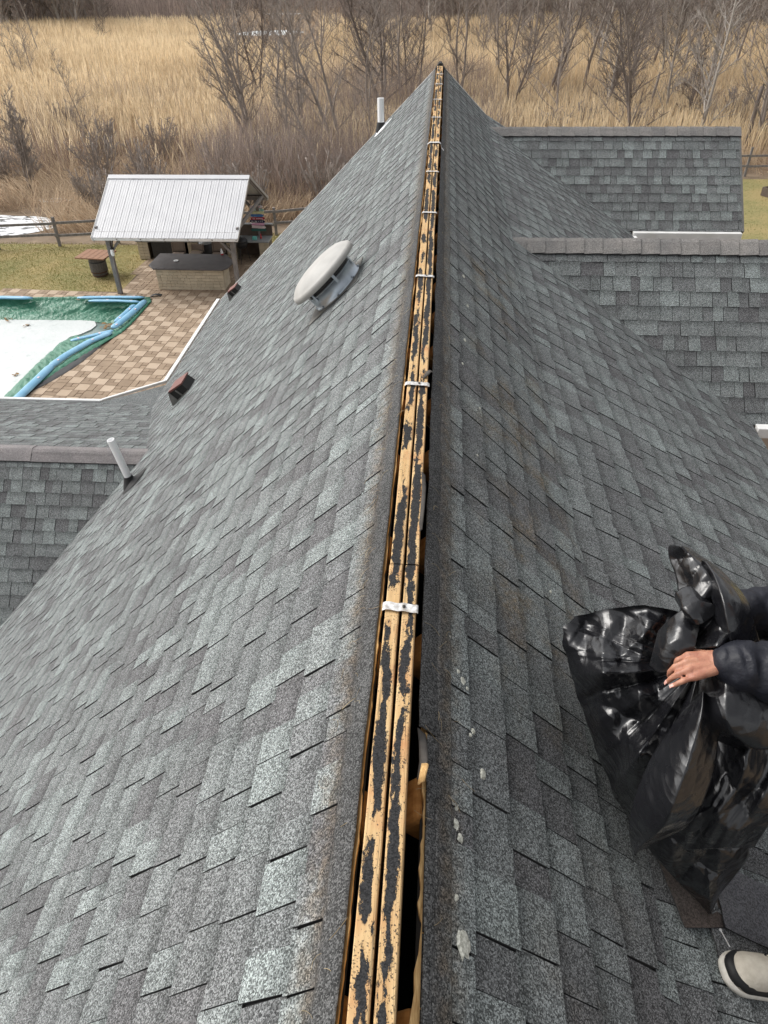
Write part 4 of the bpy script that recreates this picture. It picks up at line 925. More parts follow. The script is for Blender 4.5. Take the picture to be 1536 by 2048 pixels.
def wtube(pts, r, label):
    mb = MB(); pts = [Vector((x, y, ZG + 0.06 + 0.42 * r)) for x, y in pts]; fin = []
    for a, b in zip(pts, pts[1:]): fin += [a.lerp(b, k / 8) for k in range(8)]
    fin.append(pts[-1]); n = len(fin); rad = [r * (0.55 + 0.45 * min(1, min(i, n - 1 - i) / 1.5)) * (1 + 0.05 * fn(i * .7, label.__len__())) for i in range(n)]
    mb.tube(fin, rad, 12, flat=0.42); o = mb.build('water_tube', 'tube', None, True); tag(o, label, 'water tube', 'blue water tubes weighing down the pool cover')
    for f_ in (0.32, 0.85):
        p = fin[int(f_ * (n - 1))]; q = MB(); q.grid([[(p.x + dx, p.y + dy, p.z + r * .42 * (1 - ((dx * dx + dy * dy) / (r * r)) * .5) + .004) for dy in (-.05, 0, .05)] for dx in (-.06, 0, .06)]); q.build('printed_mark', 'tube_mark', o, True)
        s_ = MB(); s_.tube([(p.x + math.cos(a) * .02, p.y + .35 + math.sin(a) * r * .2, p.z) for a in (0, 1)], r * .2, 6); 
wtube([(-19.2, 27.45), (-17.6, 27.50), (-16.45, 27.48)], 0.15, 'blue water tube at the far left of the pool, behind the ice')
wtube([(-14.6, 27.62), (-13.0, 27.72), (-11.85, 27.74)], 0.13, 'blue water tube along the far pool edge, outermost of the pair')
wtube([(-14.0, 27.32), (-12.8, 27.36), (-11.9, 27.28)], 0.12, 'blue water tube along the far pool edge, innermost of the pair')
wtube([(-11.70, 27.45), (-11.80, 26.3), (-11.95, 25.2), (-12.05, 24.75)], 0.125, 'outer blue water tube on the right end of the pool')
wtube([(-12.0, 27.0), (-12.06, 26.2), (-12.16, 25.3)], 0.10, 'inner blue water tube on the right end of the pool')
wtube([(-11.95, 24.55), (-12.6, 24.05), (-13.2, 23.62)], 0.10, 'short blue water tube slipped in towards the ice')
wtube([(-11.95, 24.35), (-12.45, 23.55), (-12.85, 22.45), (-13.05, 21.5)], 0.125, 'long blue water tube running diagonally along the near cover')
wtube([(-13.0, 21.65), (-13.05, 20.5), (-13.1, 19.5), (-13.2, 18.3)], 0.14, 'blue water tube nearest the gutter at the cover end')
mb = MB(); lr = random.Random(3)
for k in range(70):
    if k < 45: x, y, zz = lr.uniform(-13.1, -12.3), lr.uniform(25.75, 26.25), ZI + 0.03 + 0.05
    elif k < 60: x, y, zz = lr.uniform(-18.5, -17.0), lr.uniform(26.3, 26.7), ZI + 0.05
    else: x, y = lr.choice(((-14.6, 21.9), (-16.2, 26.0))); x += lr.uniform(-.08, .08); y += lr.uniform(-.08, .08); zz = ZI + 0.04
    a = lr.uniform(0, 6.3); r = lr.uniform(.04, .09); mb.face([mb.vert((x + r * math.cos(a + t), y + r * math.sin(a + t) * .7, zz + lr.uniform(-.02, .04))) for t in (0, 1.3, 3.1, 4.6)])
tag(mb.build('leaf_litter', 'leaf'), 'drift of dead brown leaves in the pool corners', 'leaves', kind='stuff')

# ================================================================== THE PAVILION
M['metal_roof'] = simple('pale_metal_roofing', (0.60, 0.605, 0.62), (0.54, 0.545, 0.565), 0.38, 1.2, 4, spec=0.5)
M['grey_wood'] = simple('weathered_timber', (0.27, 0.25, 0.235), (0.16, 0.15, 0.145), 0.9, 3, 5, 0.4, 30, stretch=(3, 3, 1))
M['dark_wood'] = simple('dark_timber', (0.13, 0.10, 0.08), (0.09, 0.07, 0.055), 0.9, 5)  # darker timber colour for inner rafters, kitchen panels and bed boards
M['stone'] = simple('tan_garden_block', (0.58, 0.50, 0.37), (0.42, 0.36, 0.265), 0.92, 3, 5, 0.4, 25, tone=True)
M['mortar'] = simple('block_core', (0.17, 0.145, 0.11), None, 0.95)
M['slate'] = simple('dark_slab', (0.115, 0.105, 0.105), (0.085, 0.078, 0.08), 0.5, 3, 4)
M['granite'] = simple('grey_counter', (0.33, 0.34, 0.34), (0.24, 0.25, 0.25), 0.5, 14, 4)
M['iron'] = simple('black_iron', (0.015, 0.015, 0.016), (0.03, 0.03, 0.03), 0.45)
M['wicker'] = simple('brown_sling', (0.24, 0.185, 0.145), (0.18, 0.14, 0.11), 0.85, 40)
M['barrel'] = simple('barrel_stave', (0.15, 0.14, 0.13), (0.09, 0.08, 0.072), 0.85, 8, 4, 0.3, 20, stretch=(4, 4, 1))
M['barrel_low'] = simple('barrel_stave_stained', (0.11, 0.055, 0.035), (0.07, 0.04, 0.028), 0.85, 8)
M['plank'] = simple('reddish_plank', (0.34, 0.175, 0.10), (0.22, 0.125, 0.08), 0.75, 6, 5, 0.2, 30, stretch=(1, 4, 4))
pv = empty('pavilion', (-10.65, 31.0, ZG), 0, 'open garden pavilion with a pale ribbed metal roof on grey posts', 'pavilion'); PVo = pv.location.copy()
def pvbuild(mb, name, mat, par=pv, **k):
    mb.v = [tuple(Vector(p) - PVo) for p in mb.v]; return mb.build(name, mat, par, **k)
X0, X1, YF, YR, YB, ZE, ZR = -13.56, -7.72, 28.02, 31.0, 33.95, -7.20, -5.62
npan = 19; pw = (X1 - X0) / npan
for side, ye in ((0, YF), (1, YB)):
    sl = Vector((0, ye - YR, ZE - ZR)); nn = Vector((1, 0, 0)).cross(sl).normalized(); nn = nn if nn.z > 0 else -nn
    for i in range(npan):
        xa, xb = X0 + i * pw, X0 + (i + 1) * pw; mb = MB()
        pf = [(xa, 0), (xa + .014, .012), (xa + .034, .012), (xa + .048, 0), (xa + pw * .38, 0.0), (xa + pw * .41, .005), (xa + pw * .46, .005), (xa + pw * .49, 0), (xa + pw * .68, 0), (xa + pw * .71, .005), (xa + pw * .76, .005), (xa + pw * .79, 0), (xb, 0)]
        if i == 0: pf[0] = (xa, 0)
        mb.grid([[Vector((x, YR, ZR)) + nn * h, Vector((x, YR, ZR)) + sl + nn * (h - .0)] for x, h in pf]); mb.grid([[Vector((x, YR, ZR)) - nn * .004, Vector((x, YR, ZR)) + sl - nn * .004] for x, h in (pf[0], pf[-1])])
        pvbuild(mb, 'roof_panel', 'metal_roof')
    mb = MB(); mb.beam(Vector((X0, YR, ZR)) + sl + Vector((0, 0, -.06)), Vector((X1, YR, ZR)) + sl + Vector((0, 0, -.06)), .03, .09); pvbuild(mb, 'eave_trim', 'trim')
    mb = MB(); yy = ye + (0.35 if side == 0 else -.35); mb.beam((X0 + .1, yy, ZE + .06), (X1 - .1, yy, ZE + .06), .14, .19); pvbuild(mb, 'beam', 'grey_wood')
    for k in range(7):
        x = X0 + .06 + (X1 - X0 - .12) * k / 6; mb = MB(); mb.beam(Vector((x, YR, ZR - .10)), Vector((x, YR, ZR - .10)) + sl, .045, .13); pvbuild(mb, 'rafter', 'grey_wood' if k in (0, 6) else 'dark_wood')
    for x in (X0 + .45, X1 - .35):
        p = Vector((x, ye + (.40 if side == 0 else -.45), ZG)); mb = MB(); mb.beam(p, p + Vector((0, 0, ZE - ZG - .03)), .165, .165, (0, 1, 0)); bevel(pvbuild(mb, 'post', 'grey_wood'), .012)
        mb = MB(); q = p + Vector((0, 0, ZE - ZG - .75)); e = q + Vector((.62 if x < -10 else -.62, 0, .72)); mb.beam(q, e, .09, .12, (0, 1, 0)); pvbuild(mb, 'brace', 'grey_wood')
        mb = MB(); e = q + Vector((0, .62 if side == 0 else -.62, .85)); mb.beam(q, e, .09, .12, (1, 0, 0)); pvbuild(mb, 'brace', 'grey_wood')
for x in (X0 + .08, X1 - .08):
    mb = MB(); mb.beam((x, YF + .4, ZE + .22), (x, YB - .4, ZE + .22), .08, .14); pvbuild(mb, 'tie_beam', 'grey_wood')
mb = MB(); mb.grid([[Vector((x, YR - .20, ZR - .10 + .034)), Vector((x, YR, ZR + .034)), Vector((x, YR + .20, ZR - .10 + .034))] for x in (X0 - .03, X1 + .03)]); o = pvbuild(mb, 'ridge_cap', 'metal_roof'); sd = o.modifiers.new('t', 'SOLIDIFY'); sd.thickness = .012
for s in (0, 1):
    mb = MB(); x = X1 + .012 if s else X0 - .012
    mb.beam((x, YF, ZE - .03), (x, YR, ZR - .03), .02, .11); mb.beam((x, YB, ZE - .03), (x, YR, ZR - .03), .02, .11); pvbuild(mb, 'rake_trim', 'trim' if not s else 'beige')

# stone bar
bar = empty('stone_bar', (-10.2, 29.4, ZG), 0, 'tan block bar with a dark slab top under the pavilion', 'bar counter'); BO = bar.location.copy()
mb = MB(); mb.box((0, 0, .44), (2.72, .82, .86)); mb.build('core', 'mortar', bar)
br = random.Random(9); bh = .123
for lay in range(7):
    zc = .007 + bh * (lay + .5)
    for (ax0, ax1, fixed, axis) in ((-1.42, 1.42, -.455, 0), (-.39, .42, 1.385, 1), (-.39, .42, -1.385, 1)):
        u = ax0
        while u < ax1 - .02:
            w = br.choice((.17, .22, .28, .34)); e = min(u + w, ax1); e = ax1 if ax1 - e < .08 else e
            mb = MB(); pr_ = br.uniform(-.006, .008)
            if axis == 0: mb.box(((u + e) / 2, fixed - pr_, zc), (e - u - .010, .09, bh - .010), tone=br.random())
            else: mb.box((fixed + (pr_ if fixed > 0 else -pr_), (u + e) / 2, zc), (.075, e - u - .010, bh - .010), tone=br.random())
            mb.build('block', 'stone', bar); u = e
top = [(-1.78, -.20), (-1.45, -.62), (1.45, -.66), (1.62, -.45), (1.72, .35), (1.15, 1.20), (-1.75, 1.25)]
mb = MB(); n = len(top)
for zz in (.875, .935): [mb.vert((x, y, zz)) for x, y in top]
mb.face(range(n - 1, -1, -1)); mb.face(range(n, 2 * n))
for i in range(n): mb.face((i, (i + 1) % n, n + (i + 1) % n, n + i))
bevel(mb.build('bar_top', 'slate', bar), .012)
mb = MB(); mb.lathe([(.0, 0), (.09, 0), (.11, .03), (.08, .035), (0, .03)], 14, Matrix.Translation((-.75, .28, .937)))
o = mb.build('ashtray', 'pvc'); o.location = BO; tag(o, 'small white dish on the dark bar top', 'dish')
# bar stools
def stool(x, y, rz, label, hgt):
    r = empty('bar_stool', (x, y, ZG), rz, label, 'bar stool', 'brown bar stools behind the bar')
    for sx in (-.22, .22):
        for sy in (-.2, .2):
            mb = MB(); mb.tube([(sx * 1.12, sy * 1.1, 0), (sx, sy, .68)], .016, 8); mb.build('leg', 'iron', r)
    mb = MB(); mb.box((0, 0, .70), (.5, .46, .05)); bevel(mb.build('seat', 'wicker', r), .015)
    mb = MB(); mb.grid([[(sx, .22 + .05 * (k / 6) + .03 * math.cos(sx * 5), .74 + (hgt - .74) * k / 6) for k in range(7)] for sx in np.linspace(-.26, .26, 9)]); o = mb.build('backrest', 'wicker', r, True); sd = o.modifiers.new('t', 'SOLIDIFY'); sd.thickness = .03
    for sx in (-.28, .28):
        mb = MB(); mb.tube([(sx, .22, .68), (sx, .27, hgt + .02)], .016, 8); mb.build('back_post', 'wicker', r)
    mb = MB(); mb.tube([(-.23, -.21, .28), (.23, -.21, .28)], .012, 8); mb.build('footrest', 'iron', r)
stool(-11.38, 31.25, .06, 'leftmost brown bar stool behind the bar top', 1.14); stool(-10.62, 31.45, -.05, 'low middle brown bar stool behind the bar top', .98); stool(-9.6, 31.3, .0, 'rightmost brown bar stool behind the bar top', 1.16)
# outdoor kitchen run
kt = empty('outdoor_kitchen', (-11.0, 33.0, ZG), 0, 'long outdoor kitchen counter with stone piers and dark openings behind the bar', 'counter')
for x0, x1 in ((-2.7, -2.2), (-.35, .15), (1.45, 1.9), (2.95, 3.4)):
    mb = MB(); mb.box(((x0 + x1) / 2, 0, .40), (x1 - x0 - .03, .77, .80)); mb.build('pier', 'mortar', kt)
    for lay in range(6):
        for fy in (-.405,):
            for q in range(2):
                b2 = MB(); b2.box((x0 + (x1 - x0) * (q + .5) / 2, fy, .068 + lay * .132), ((x1 - x0) / 2 - .010, .06, .122), tone=br.random()); b2.build('block', 'stone', kt)
mb = MB(); mb.box((.35, .38, .40), (6.0, .06, .80)); mb.build('back_panel', 'dark_wood', kt)
mb = MB(); mb.box((.33, -.02, .84), (6.2, .92, .07)); bevel(mb.build('worktop', 'granite', kt), .012)
mb = MB(); mb.box((-1.28, -.2, .42), (1.5, .5, .74)); mb.build('dark_opening_fill', 'iron', kt)  # solid black box paints in the dark interior of the opening
mb = MB(); mb.box((1.9, .38, 1.12), (3.1, .05, .50)); mb.build('splashback', 'dark_wood', kt); mb = MB(); mb.box((1.9, .38, 1.39), (3.2, .16, .05)); mb.build('shelf', 'granite', kt)
# covered round smoker, kettle grill, sink
gk = empty('kettle_grill', (-8.78, 32.35, ZG), 0, 'round black kettle grill at the right end of the kitchen counter', 'grill')
mb = MB(); mb.lathe([(.0, .62), (.16, .64), (.25, .74), (.285, .86), (.285, .90)], 24); mb.build('bowl', 'iron', gk, True)
mb = MB(); mb.lathe([(.29, .90), (.275, .98), (.20, 1.07), (.07, 1.12), (0, 1.13)], 24); o = mb.build('lid', 'iron', gk, True)
mb = MB(); mb.tube([(-.07, -.05, 1.12), (-.06, -.05, 1.17), (.06, -.05, 1.17), (.07, -.05, 1.12)], .012, 6); mb.build('handle', 'granite', o)
for a in (0.4, 2.5, 4.6): mb = MB(); mb.tube([(.2 * math.cos(a), .2 * math.sin(a), .70), (.32 * math.cos(a), .32 * math.sin(a), 0)], .013, 6); mb.build('leg', 'iron', gk)
mb = MB(); mb.lathe([(0, .0), (.30, 0), (.31, .05), (.31, .62), (.27, .66), (0, .70)], 24); o = mb.build('drum_smoker', 'iron', None, True); o.location = (-10.35, 32.1, ZG + .26); tag(o, 'squat black drum with a pale lid between the bar stools', 'drum')
q = MB(); q.lathe([(0, .705), (.27, .668), (.30, .66), (.30, .69), (0, .74)], 24); q.build('lid', 'granite', o, True)
mb = MB(); mb.lathe([(0, 0), (.05, 0), (.055, .14), (.03, .2), (.02, .26), (0, .27)], 12); o = mb.build('spray_bottle', 'pvc', None, True); o.location = (-9.18, 30.5, ZG + .937); tag(o, 'white bottle with red base standing by the right post', 'bottle')
q = MB(); q.lathe([(.0, .002), (.056, .002), (.058, .06), (.0, .06)], 12); M['red'] = simple('red_plastic', (.5, .03, .04), None, .4); q.build('label_band', 'red', o, True)
M['teal'] = simple('teal_plastic', (.10, .42, .38), (.2, .55, .5), .4)
mb = MB(); mb.box((0, 0, .07), (.2, .16, .14)); o = bevel(mb.build('teal_tub', 'teal'), .02); o.location = (-8.25, 32.75, ZG + .876); tag(o, 'small teal tub on the right end of the counter', 'tub')
mb = MB(); mb.lathe([(.045, 0), (.045, .02), (.012, .20), (.0, .22)], 12); o = mb.build('red_white_cone', 'red'); o.location = (-8.0, 32.95, ZG + .876); tag(o, 'small red and white cone ornament on the counter', 'ornament')
# lantern on the left post
ln = empty('wall_lantern', (-12.98, 28.30, -8.0), 0, 'small pale lantern hanging on the left pavilion post', 'lantern')
mb = MB(); mb.lathe([(.05, 0), (.075, .05), (.06, .26), (.03, .28)], 10); mb.build('glass', 'pvc', ln, True); mb = MB(); mb.lathe([(.085, .27), (.06, .33), (.02, .36)], 10); mb.build('cap', 'iron', ln); mb = MB(); mb.tube([(0, 0, .35), (0, .03, .44), (0, .1, .46)], .01, 6); mb.build('hook', 'iron', ln)

# barrel table
bt = empty('barrel_table', (-14.78, 30.5, ZG), -0.12, 'wooden barrel with a reddish plank table top on the lawn', 'barrel table')
for k in range(18):
    a0 = 2 * math.pi * k / 18 + .008; a1 = 2 * math.pi * (k + 1) / 18 - .008; mb = MB(); P = []
    for zz, r in ((0, .30), (.16, .345), (.34, .365), (.52, .365), (.70, .345), (.86, .30)): P.append([(r * math.cos(a), r * math.sin(a), zz) for a in (a0, (a0 + a1) / 2, a1)])
    mb.grid(P); mb.build('stave', 'barrel', bt)
mb = MB(); mb.lathe([(.29, 0.0), (.335, .16), (.352, .34), (.352, .52), (.335, .70), (.29, .86)], 24); mb.build('inner_drum', 'iron', bt)
for zz, r in ((.05, .325), (.20, .362), (.64, .362), (.80, .325)): mb = MB(); mb.lathe([(r, zz - .025), (r + .006, zz), (r, zz + .025)], 28, caps=False); mb.build('hoop', 'barrel_low' if zz < .3 else 'iron', bt)
for k in range(5): mb = MB(); mb.box((-.62 + k * .275 + .08, 0, .90), (.265, 1.15, .055)); bevel(mb.build('plank', 'plank', bt), .008)

# sign post with coloured arrow boards
sp_ = empty('signpost', (-8.13, 33.22, ZG), 0.0, 'post stacked with coloured arrow boards beside the pavilion', 'signpost')
mb = MB(); mb.beam((0, 0.05, 0), (0, 0.05, 2.30), .08, .08, (0, 1, 0)); mb.build('post', 'grey_wood', sp_)
SB = [('white', (.78, .72, .74), 1, -.02), ('mint', (.30, .52, .45), 1, .05), ('yellow', (.66, .66, .38), -1, -.03), ('blue', (.07, .20, .46), 1, .02), ('crimson', (.36, .015, .05), 1, -.02), ('navy', (.02, .02, .06), 1, .04), ('pink', (.66, .36, .50), -1, 0), ('cream', (.74, .66, .64), 1, .05), ('green', (.03, .12, .10), -1, .0)]
for k, (nm, col, s, rt) in enumerate(SB):
    M['sign_' + nm] = simple('sign_paint_' + nm, col, tuple(c * .8 for c in col), .6, 14)
    zc = 2.17 - k * .125; L_, h_ = .62 + .05 * (k % 3), .105; mb = MB(); ol = [(-L_ / 2, -h_ / 2), (L_ / 2 - .07, -h_ / 2), (L_ / 2, 0), (L_ / 2 - .07, h_ / 2), (-L_ / 2, h_ / 2), (-L_ / 2 + .03, 0)]
    R2 = Matrix.Rotation(rt, 4, 'Y'); pts = [(R2 @ Vector((s * x, 0, y))) + Vector((.02 * math.sin(k * 2), 0, zc)) for x, y in ol]
    for yy in (-.012, .012): [mb.vert((p.x, p.y + yy, p.z)) for p in pts]
    mb.face(range(6)); mb.face(range(11, 5, -1))
    for i in range(6): mb.face((i, (i + 1) % 6, 6 + (i + 1) % 6, 6 + i))
    o = mb.build('arrow_board', 'sign_' + nm, sp_)
    if nm in ('mint', 'crimson', 'navy', 'white', 'cream'):
        mb = MB(); lr2 = random.Random(k)
        x = -L_ / 2 + .10
        while x < L_ / 2 - .12:
            w = lr2.uniform(.02, .035)
            if lr2.random() < .85: mb.box((s * x + .02 * math.sin(k * 2), -.0145, zc + lr2.uniform(-.006, .006)), (w * .45, .004, lr2.uniform(.035, .055))); mb.box((s * x + .012 + .02 * math.sin(k * 2), -.0145, zc + lr2.choice((-.018, 0, .018))), (w * .7, .004, .012))
            x += w + .018
        mb.build('lettering', 'pvc' if nm in ('crimson', 'navy', 'mint') else 'sign_pink' if 'sign_pink' in M else 'red', o)

# split-rail fences
def fence(name, pts, label, hgt=1.25):
    r = empty('rail_fence', (*pts[0], ZG), 0, label, 'fence', 'split rail fences'); o0 = r.location.copy(); fr = random.Random(len(label))
    for x, y in pts:
        mb = MB(); mb.beam(Vector((x, y, ZG - .1)) - o0, Vector((x + fr.uniform(-.04, .04), y, ZG + hgt + fr.uniform(0, .12))) - o0, .12, .11, (0, 1, 0)); mb.build('post', 'grey_wood', r)
    for (xa, ya), (xb, yb) in zip(pts, pts[1:]):
        for hz in (.55, 1.12):
            mb = MB(); a, b = Vector((xa, ya - .07, ZG + hz + fr.uniform(-.05, .05))) - o0, Vector((xb, yb - .07, ZG + hz + fr.uniform(-.05, .05))) - o0; mb.beam(a - (b - a) * .03, b + (b - a) * .03, .06, .11); mb.build('rail', 'grey_wood', r)
fence('f', [(-26.6, 32.6), (-23.9, 33.2), (-21.1, 33.75), (-18.3, 34.31), (-15.6, 34.9), (-13.0, 35.4), (-10.5, 35.9), (-8.02, 36.3), (-5.6, 37.2), (-3.2, 38.2), (-0.6, 39.0)], 'weathered split rail fence between the lawn and the marsh on the left')
fence('f', [(8.0, 47.2), (10.6, 47.5), (13.2, 47.8), (15.8, 48.0), (18.4, 48.3), (21.0, 48.5), (23.6, 48.8)], 'split rail fence at the back of the right hand lawn', 1.5)
# raised bed on the right lawn
rb = empty('raised_bed', (19.3, 43.6, ZG), .5, 'dark raised planting bed with a pale corner post on the right lawn', 'planter')
for (c, d) in (((0, -1.0, .22), (2.0, .06, .44)), ((0, 1.0, .22), (2.0, .06, .44)), ((-1.0, 0, .22), (.06, 1.94, .44)), ((1.0, 0, .22), (.06, 1.94, .44))): mb = MB(); mb.box(c, d); mb.build('board', 'dark_wood', rb)
mb = MB(); mb.box((0, 0, .18), (1.92, 1.92, .34)); mb.build('soil', 'marsh', rb); mb = MB(); mb.box((-.98, -1.06, .75), (.11, .09, 1.5)); mb.build('corner_post', 'trim', rb)

# ================================================================== MARSH: STREAM, SNOW, REEDS
M['snow'] = None
sb = NB('patchy_snow_on_dark_water'); sp2 = sb.pos(); sb.P(Base_Color=sb.mix(sb.rng(sb.noise(sb.scale(sp2, (1, 2.5, 1)), 1.6, 6, 0.65), 0.44, 0.50, 0, 1), (0.025, 0.025, 0.024), (0.78, 0.80, 0.82)), Roughness=0.5); M['snow'] = sb.m
def patch(name, c, rx, ry, z, mat, seed, kind='structure'):
    mb = MB(); n = 40; mb.face([mb.vert((c[0] + rx * (1 + .25 * fn(math.cos(a) * 2, math.sin(a) * 2, seed)) * math.cos(a), c[1] + ry * (1 + .25 * fn(math.cos(a) * 2, math.sin(a) * 2, seed + 5)) * math.sin(a), z)) for a in (6.2832 * i / n for i in range(n))]); tag(mb.build(name, mat), kind=kind)
patch('frozen_stream', (-25.5, 37.2), 5.6, 2.3, ZG - .008, 'snow', 1.0); patch('snow_patch', (-22.0, 42.1), 0.95, 0.5, ZG + .05, 'ice', 3.0)
patch('frozen_pond', (-29.4, 143.5), 5.6, 4.6, ZG + .02, 'ice', 5.0); patch('far_snow', (-35.5, 187), 4.5, 2.0, ZG + .02, 'ice', 7.0)

def blades(name, mat, X, Y, Z, H, Wd, lean, az, tone, plume=0.0):
    """thin bent blades, three faces each; plume > 0 fattens the tip into a seed head"""
    N = len(X); dx, dy = np.cos(az) * lean * H, np.sin(az) * lean * H; fa = rng.uniform(0, np.pi, N); wx, wy = np.cos(fa) * Wd / 2, np.sin(fa) * Wd / 2
    V = np.zeros((N, 7, 3)); hz = H * np.sqrt(np.clip(1 - np.minimum(lean, .98) ** 2, .04, 1))
    def put(k, t, hh, s): V[:, k, 0] = X + dx * t + wx * s; V[:, k, 1] = Y + dy * t + wy * s; V[:, k, 2] = Z + hz * hh
    put(0, 0, 0, -1); put(1, 0, 0, 1); put(2, .35, .55, .8); put(3, .35, .55, -.8); put(4, .8, .88, .45 + plume); put(5, .8, .88, -.45 - plume); put(6, 1.0, 1.0 if plume else .97, 0)
    b = (np.arange(N) * 7)[:, None]; q1 = b + np.array([[0, 1, 2, 3]]); q2 = b + np.array([[3, 2, 4, 5]]); t3 = b + np.array([[5, 4, 6]])
    me = bpy.data.meshes.new(name); me.vertices.add(N * 7); me.vertices.foreach_set('co', V.ravel())
    loops = np.concatenate([np.concatenate([q1, q2], 1), t3], 1).ravel(); me.loops.add(len(loops)); me.loops.foreach_set('vertex_index', loops)
    st_ = (np.arange(N) * 11)[:, None] + np.array([[0, 4, 8]]); me.polygons.add(N * 3); me.polygons.foreach_set('loop_start', st_.ravel()); 
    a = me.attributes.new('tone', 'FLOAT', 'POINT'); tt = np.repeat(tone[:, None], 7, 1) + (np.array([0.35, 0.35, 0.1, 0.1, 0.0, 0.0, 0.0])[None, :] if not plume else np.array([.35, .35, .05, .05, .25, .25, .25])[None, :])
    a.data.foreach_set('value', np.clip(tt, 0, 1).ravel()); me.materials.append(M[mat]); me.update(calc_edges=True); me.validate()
    o = bpy.data.objects.new(name, me); COL.objects.link(o); return o
def tmat(name, c0, c1, rough=0.9):
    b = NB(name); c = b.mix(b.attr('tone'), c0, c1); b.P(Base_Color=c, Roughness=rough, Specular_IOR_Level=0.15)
    tl = b.t.nodes.new('ShaderNodeBsdfTranslucent'); b.set(tl.inputs[0], c); mx = b.t.nodes.new('ShaderNodeMixShader'); mx.inputs[0].default_value = 0.52
    b.t.links.new(b.p.outputs[0], mx.inputs[1]); b.t.links.new(tl.outputs[0], mx.inputs[2]); b.t.links.new(mx.outputs[0], b.out.inputs[0]); M[name] = b.m
tmat('reed_gold', (0.93, 0.78, 0.54), (0.56, 0.435, 0.285)); tmat('reed_mat', (0.70, 0.56, 0.40), (0.36, 0.265, 0.19)); tmat('twig_brown', (0.36, 0.275, 0.225), (0.19, 0.14, 0.115)); tmat('brush_grey', (0.44, 0.365, 0.32), (0.25, 0.20, 0.175)); tmat('thicket', (0.34, 0.275, 0.24), (0.18, 0.145, 0.13)); tmat('grass_dry', (0.42, 0.34, 0.15), (0.17, 0.17, 0.05))
def nz(X, Y, s, o=0.0): return np.sin(X * s + 1.7 * np.sin(Y * s * .7 + o)) * np.cos(Y * s * 1.1 + 1.3 * np.sin(X * s * .6 + o * 2))
# tall golden reed bed
N = 150000; Y = 46 + (150 - 46) * rng.random(N) ** 0.85; X = (rng.random(N) - .5) * (Y * 1.32 + 8) + Y * -.03
dens = nz(X, Y, .13, 1.0) * .35 + nz(X, Y, .045, 3.0) * .4 + np.clip((Y - 58) / 22, -1.2, 1.0)
keep = (dens + rng.normal(0, .35, N) > .05) & ~((X > -.285 * Y + 3.5) & (X < -.135 * Y + -1.5) & (Y > 108)) & ~((X < -18) & (Y < 50))
keep &= ~((X > 0) & (Y < 52)); X, Y = X[keep], Y[keep]; N = len(X)
H = 1.9 + .55 * nz(X, Y, .08, 2.0) + rng.normal(0, .28, N) + .35 * np.clip((Y - 70) / 50, 0, 1); H = np.clip(H, .8, 3.3)
tag(blades('reed_bed', 'reed_gold', X, Y, np.full(N, ZG - .03), H, rng.uniform(.035, .075, N), rng.uniform(.02, .30, N), rng.uniform(0, 6.28, N), np.clip(.30 + .28 * nz(X, Y, .21, .5) + rng.normal(0, .2, N), 0, 1), 0.5), kind='stuff')
# broken, matted reeds and sedge nearer the garden
N = 95000; Y = 36.2 + 44 * rng.random(N) ** 1.25; X = (rng.random(N) - .5) * (Y * 1.36 + 10)
keep = ~((X + 25.5) ** 2 / 33 + (Y - 37.2) ** 2 / 6.5 < 1) & ~((X + 22) ** 2 + (Y - 42.1) ** 2 * 3 < 1.1) & (Y > 35.6 + np.where(X > -13, (X + 13) * .27 + 1.0, 0)) & ~((X > 5) & (Y < 48.6))
X, Y = X[keep], Y[keep]; N = len(X); pile = np.clip(.25 + .55 * nz(X, Y, .55, 4) + .3 * nz(X, Y, 1.3, 1), 0, 1)
az = 2.2 * nz(X, Y, .32, 6.0) + rng.normal(0, .7, N) + 2.6
tag(blades('matted_reeds', 'reed_mat', X, Y, ZG - .03 + pile * .45 * rng.random(N), rng.uniform(.7, 1.7, N), rng.uniform(.025, .055, N), np.clip(rng.normal(.72, .22, N), .05, .97), az, np.clip(.35 + .3 * nz(X, Y, .7, 9) + rng.normal(0, .25, N), 0, 1)), kind='stuff')
# brush: fine upright twigs in drifts
N = 90000; Y = 40 + 62 * rng.random(N) ** 1.2; X = (rng.random(N) - .5) * (Y * 1.36 + 8)
k_ = nz(X, Y, .24, 7.0) * .6 + nz(X, Y, .09, 2.2) * .5 + np.where((X > -13) & (X < 6), .35, 0) - np.clip((Y - 62) / 30, 0, 1)
keep = (k_ + rng.normal(0, .25, N) > .30) & ~((X + 25.5) ** 2 / 40 + (Y - 37.2) ** 2 / 12 < 1) & ~((X > 5) & (Y < 49)); X, Y = X[keep], Y[keep]; N = len(X)
tag(blades('marsh_brush', 'twig_brown', X, Y, np.full(N, ZG - .03), rng.uniform(.9, 2.6, N), rng.uniform(.018, .035, N), rng.uniform(.05, .5, N), rng.uniform(0, 6.28, N), rng.random(N)), kind='stuff')
N = 52000; Y = 43 + 40 * rng.random(N) ** 1.1; X = np.where(rng.random(N) < .5, rng.uniform(-15, 4, N), rng.uniform(-36, 34, N)); kk = nz(X, Y, .3, 5.0) * .6 + np.where((X > -14) & (X < 5), .45, 0) + rng.normal(0, .3, N); keep = (kk > .35) & ~((X > 5) & (Y < 50)) & ~((X < -16) & (Y < 47)); X, Y = X[keep], Y[keep]; N = len(X)
tag(blades('tangled_brush', 'brush_grey', X, Y, np.full(N, ZG - .03), rng.uniform(1.4, 4.2, N), rng.uniform(.014, .026, N), np.clip(rng.normal(.35, .22, N), .03, .9), rng.uniform(0, 6.28, N), rng.random(N)), kind='stuff')
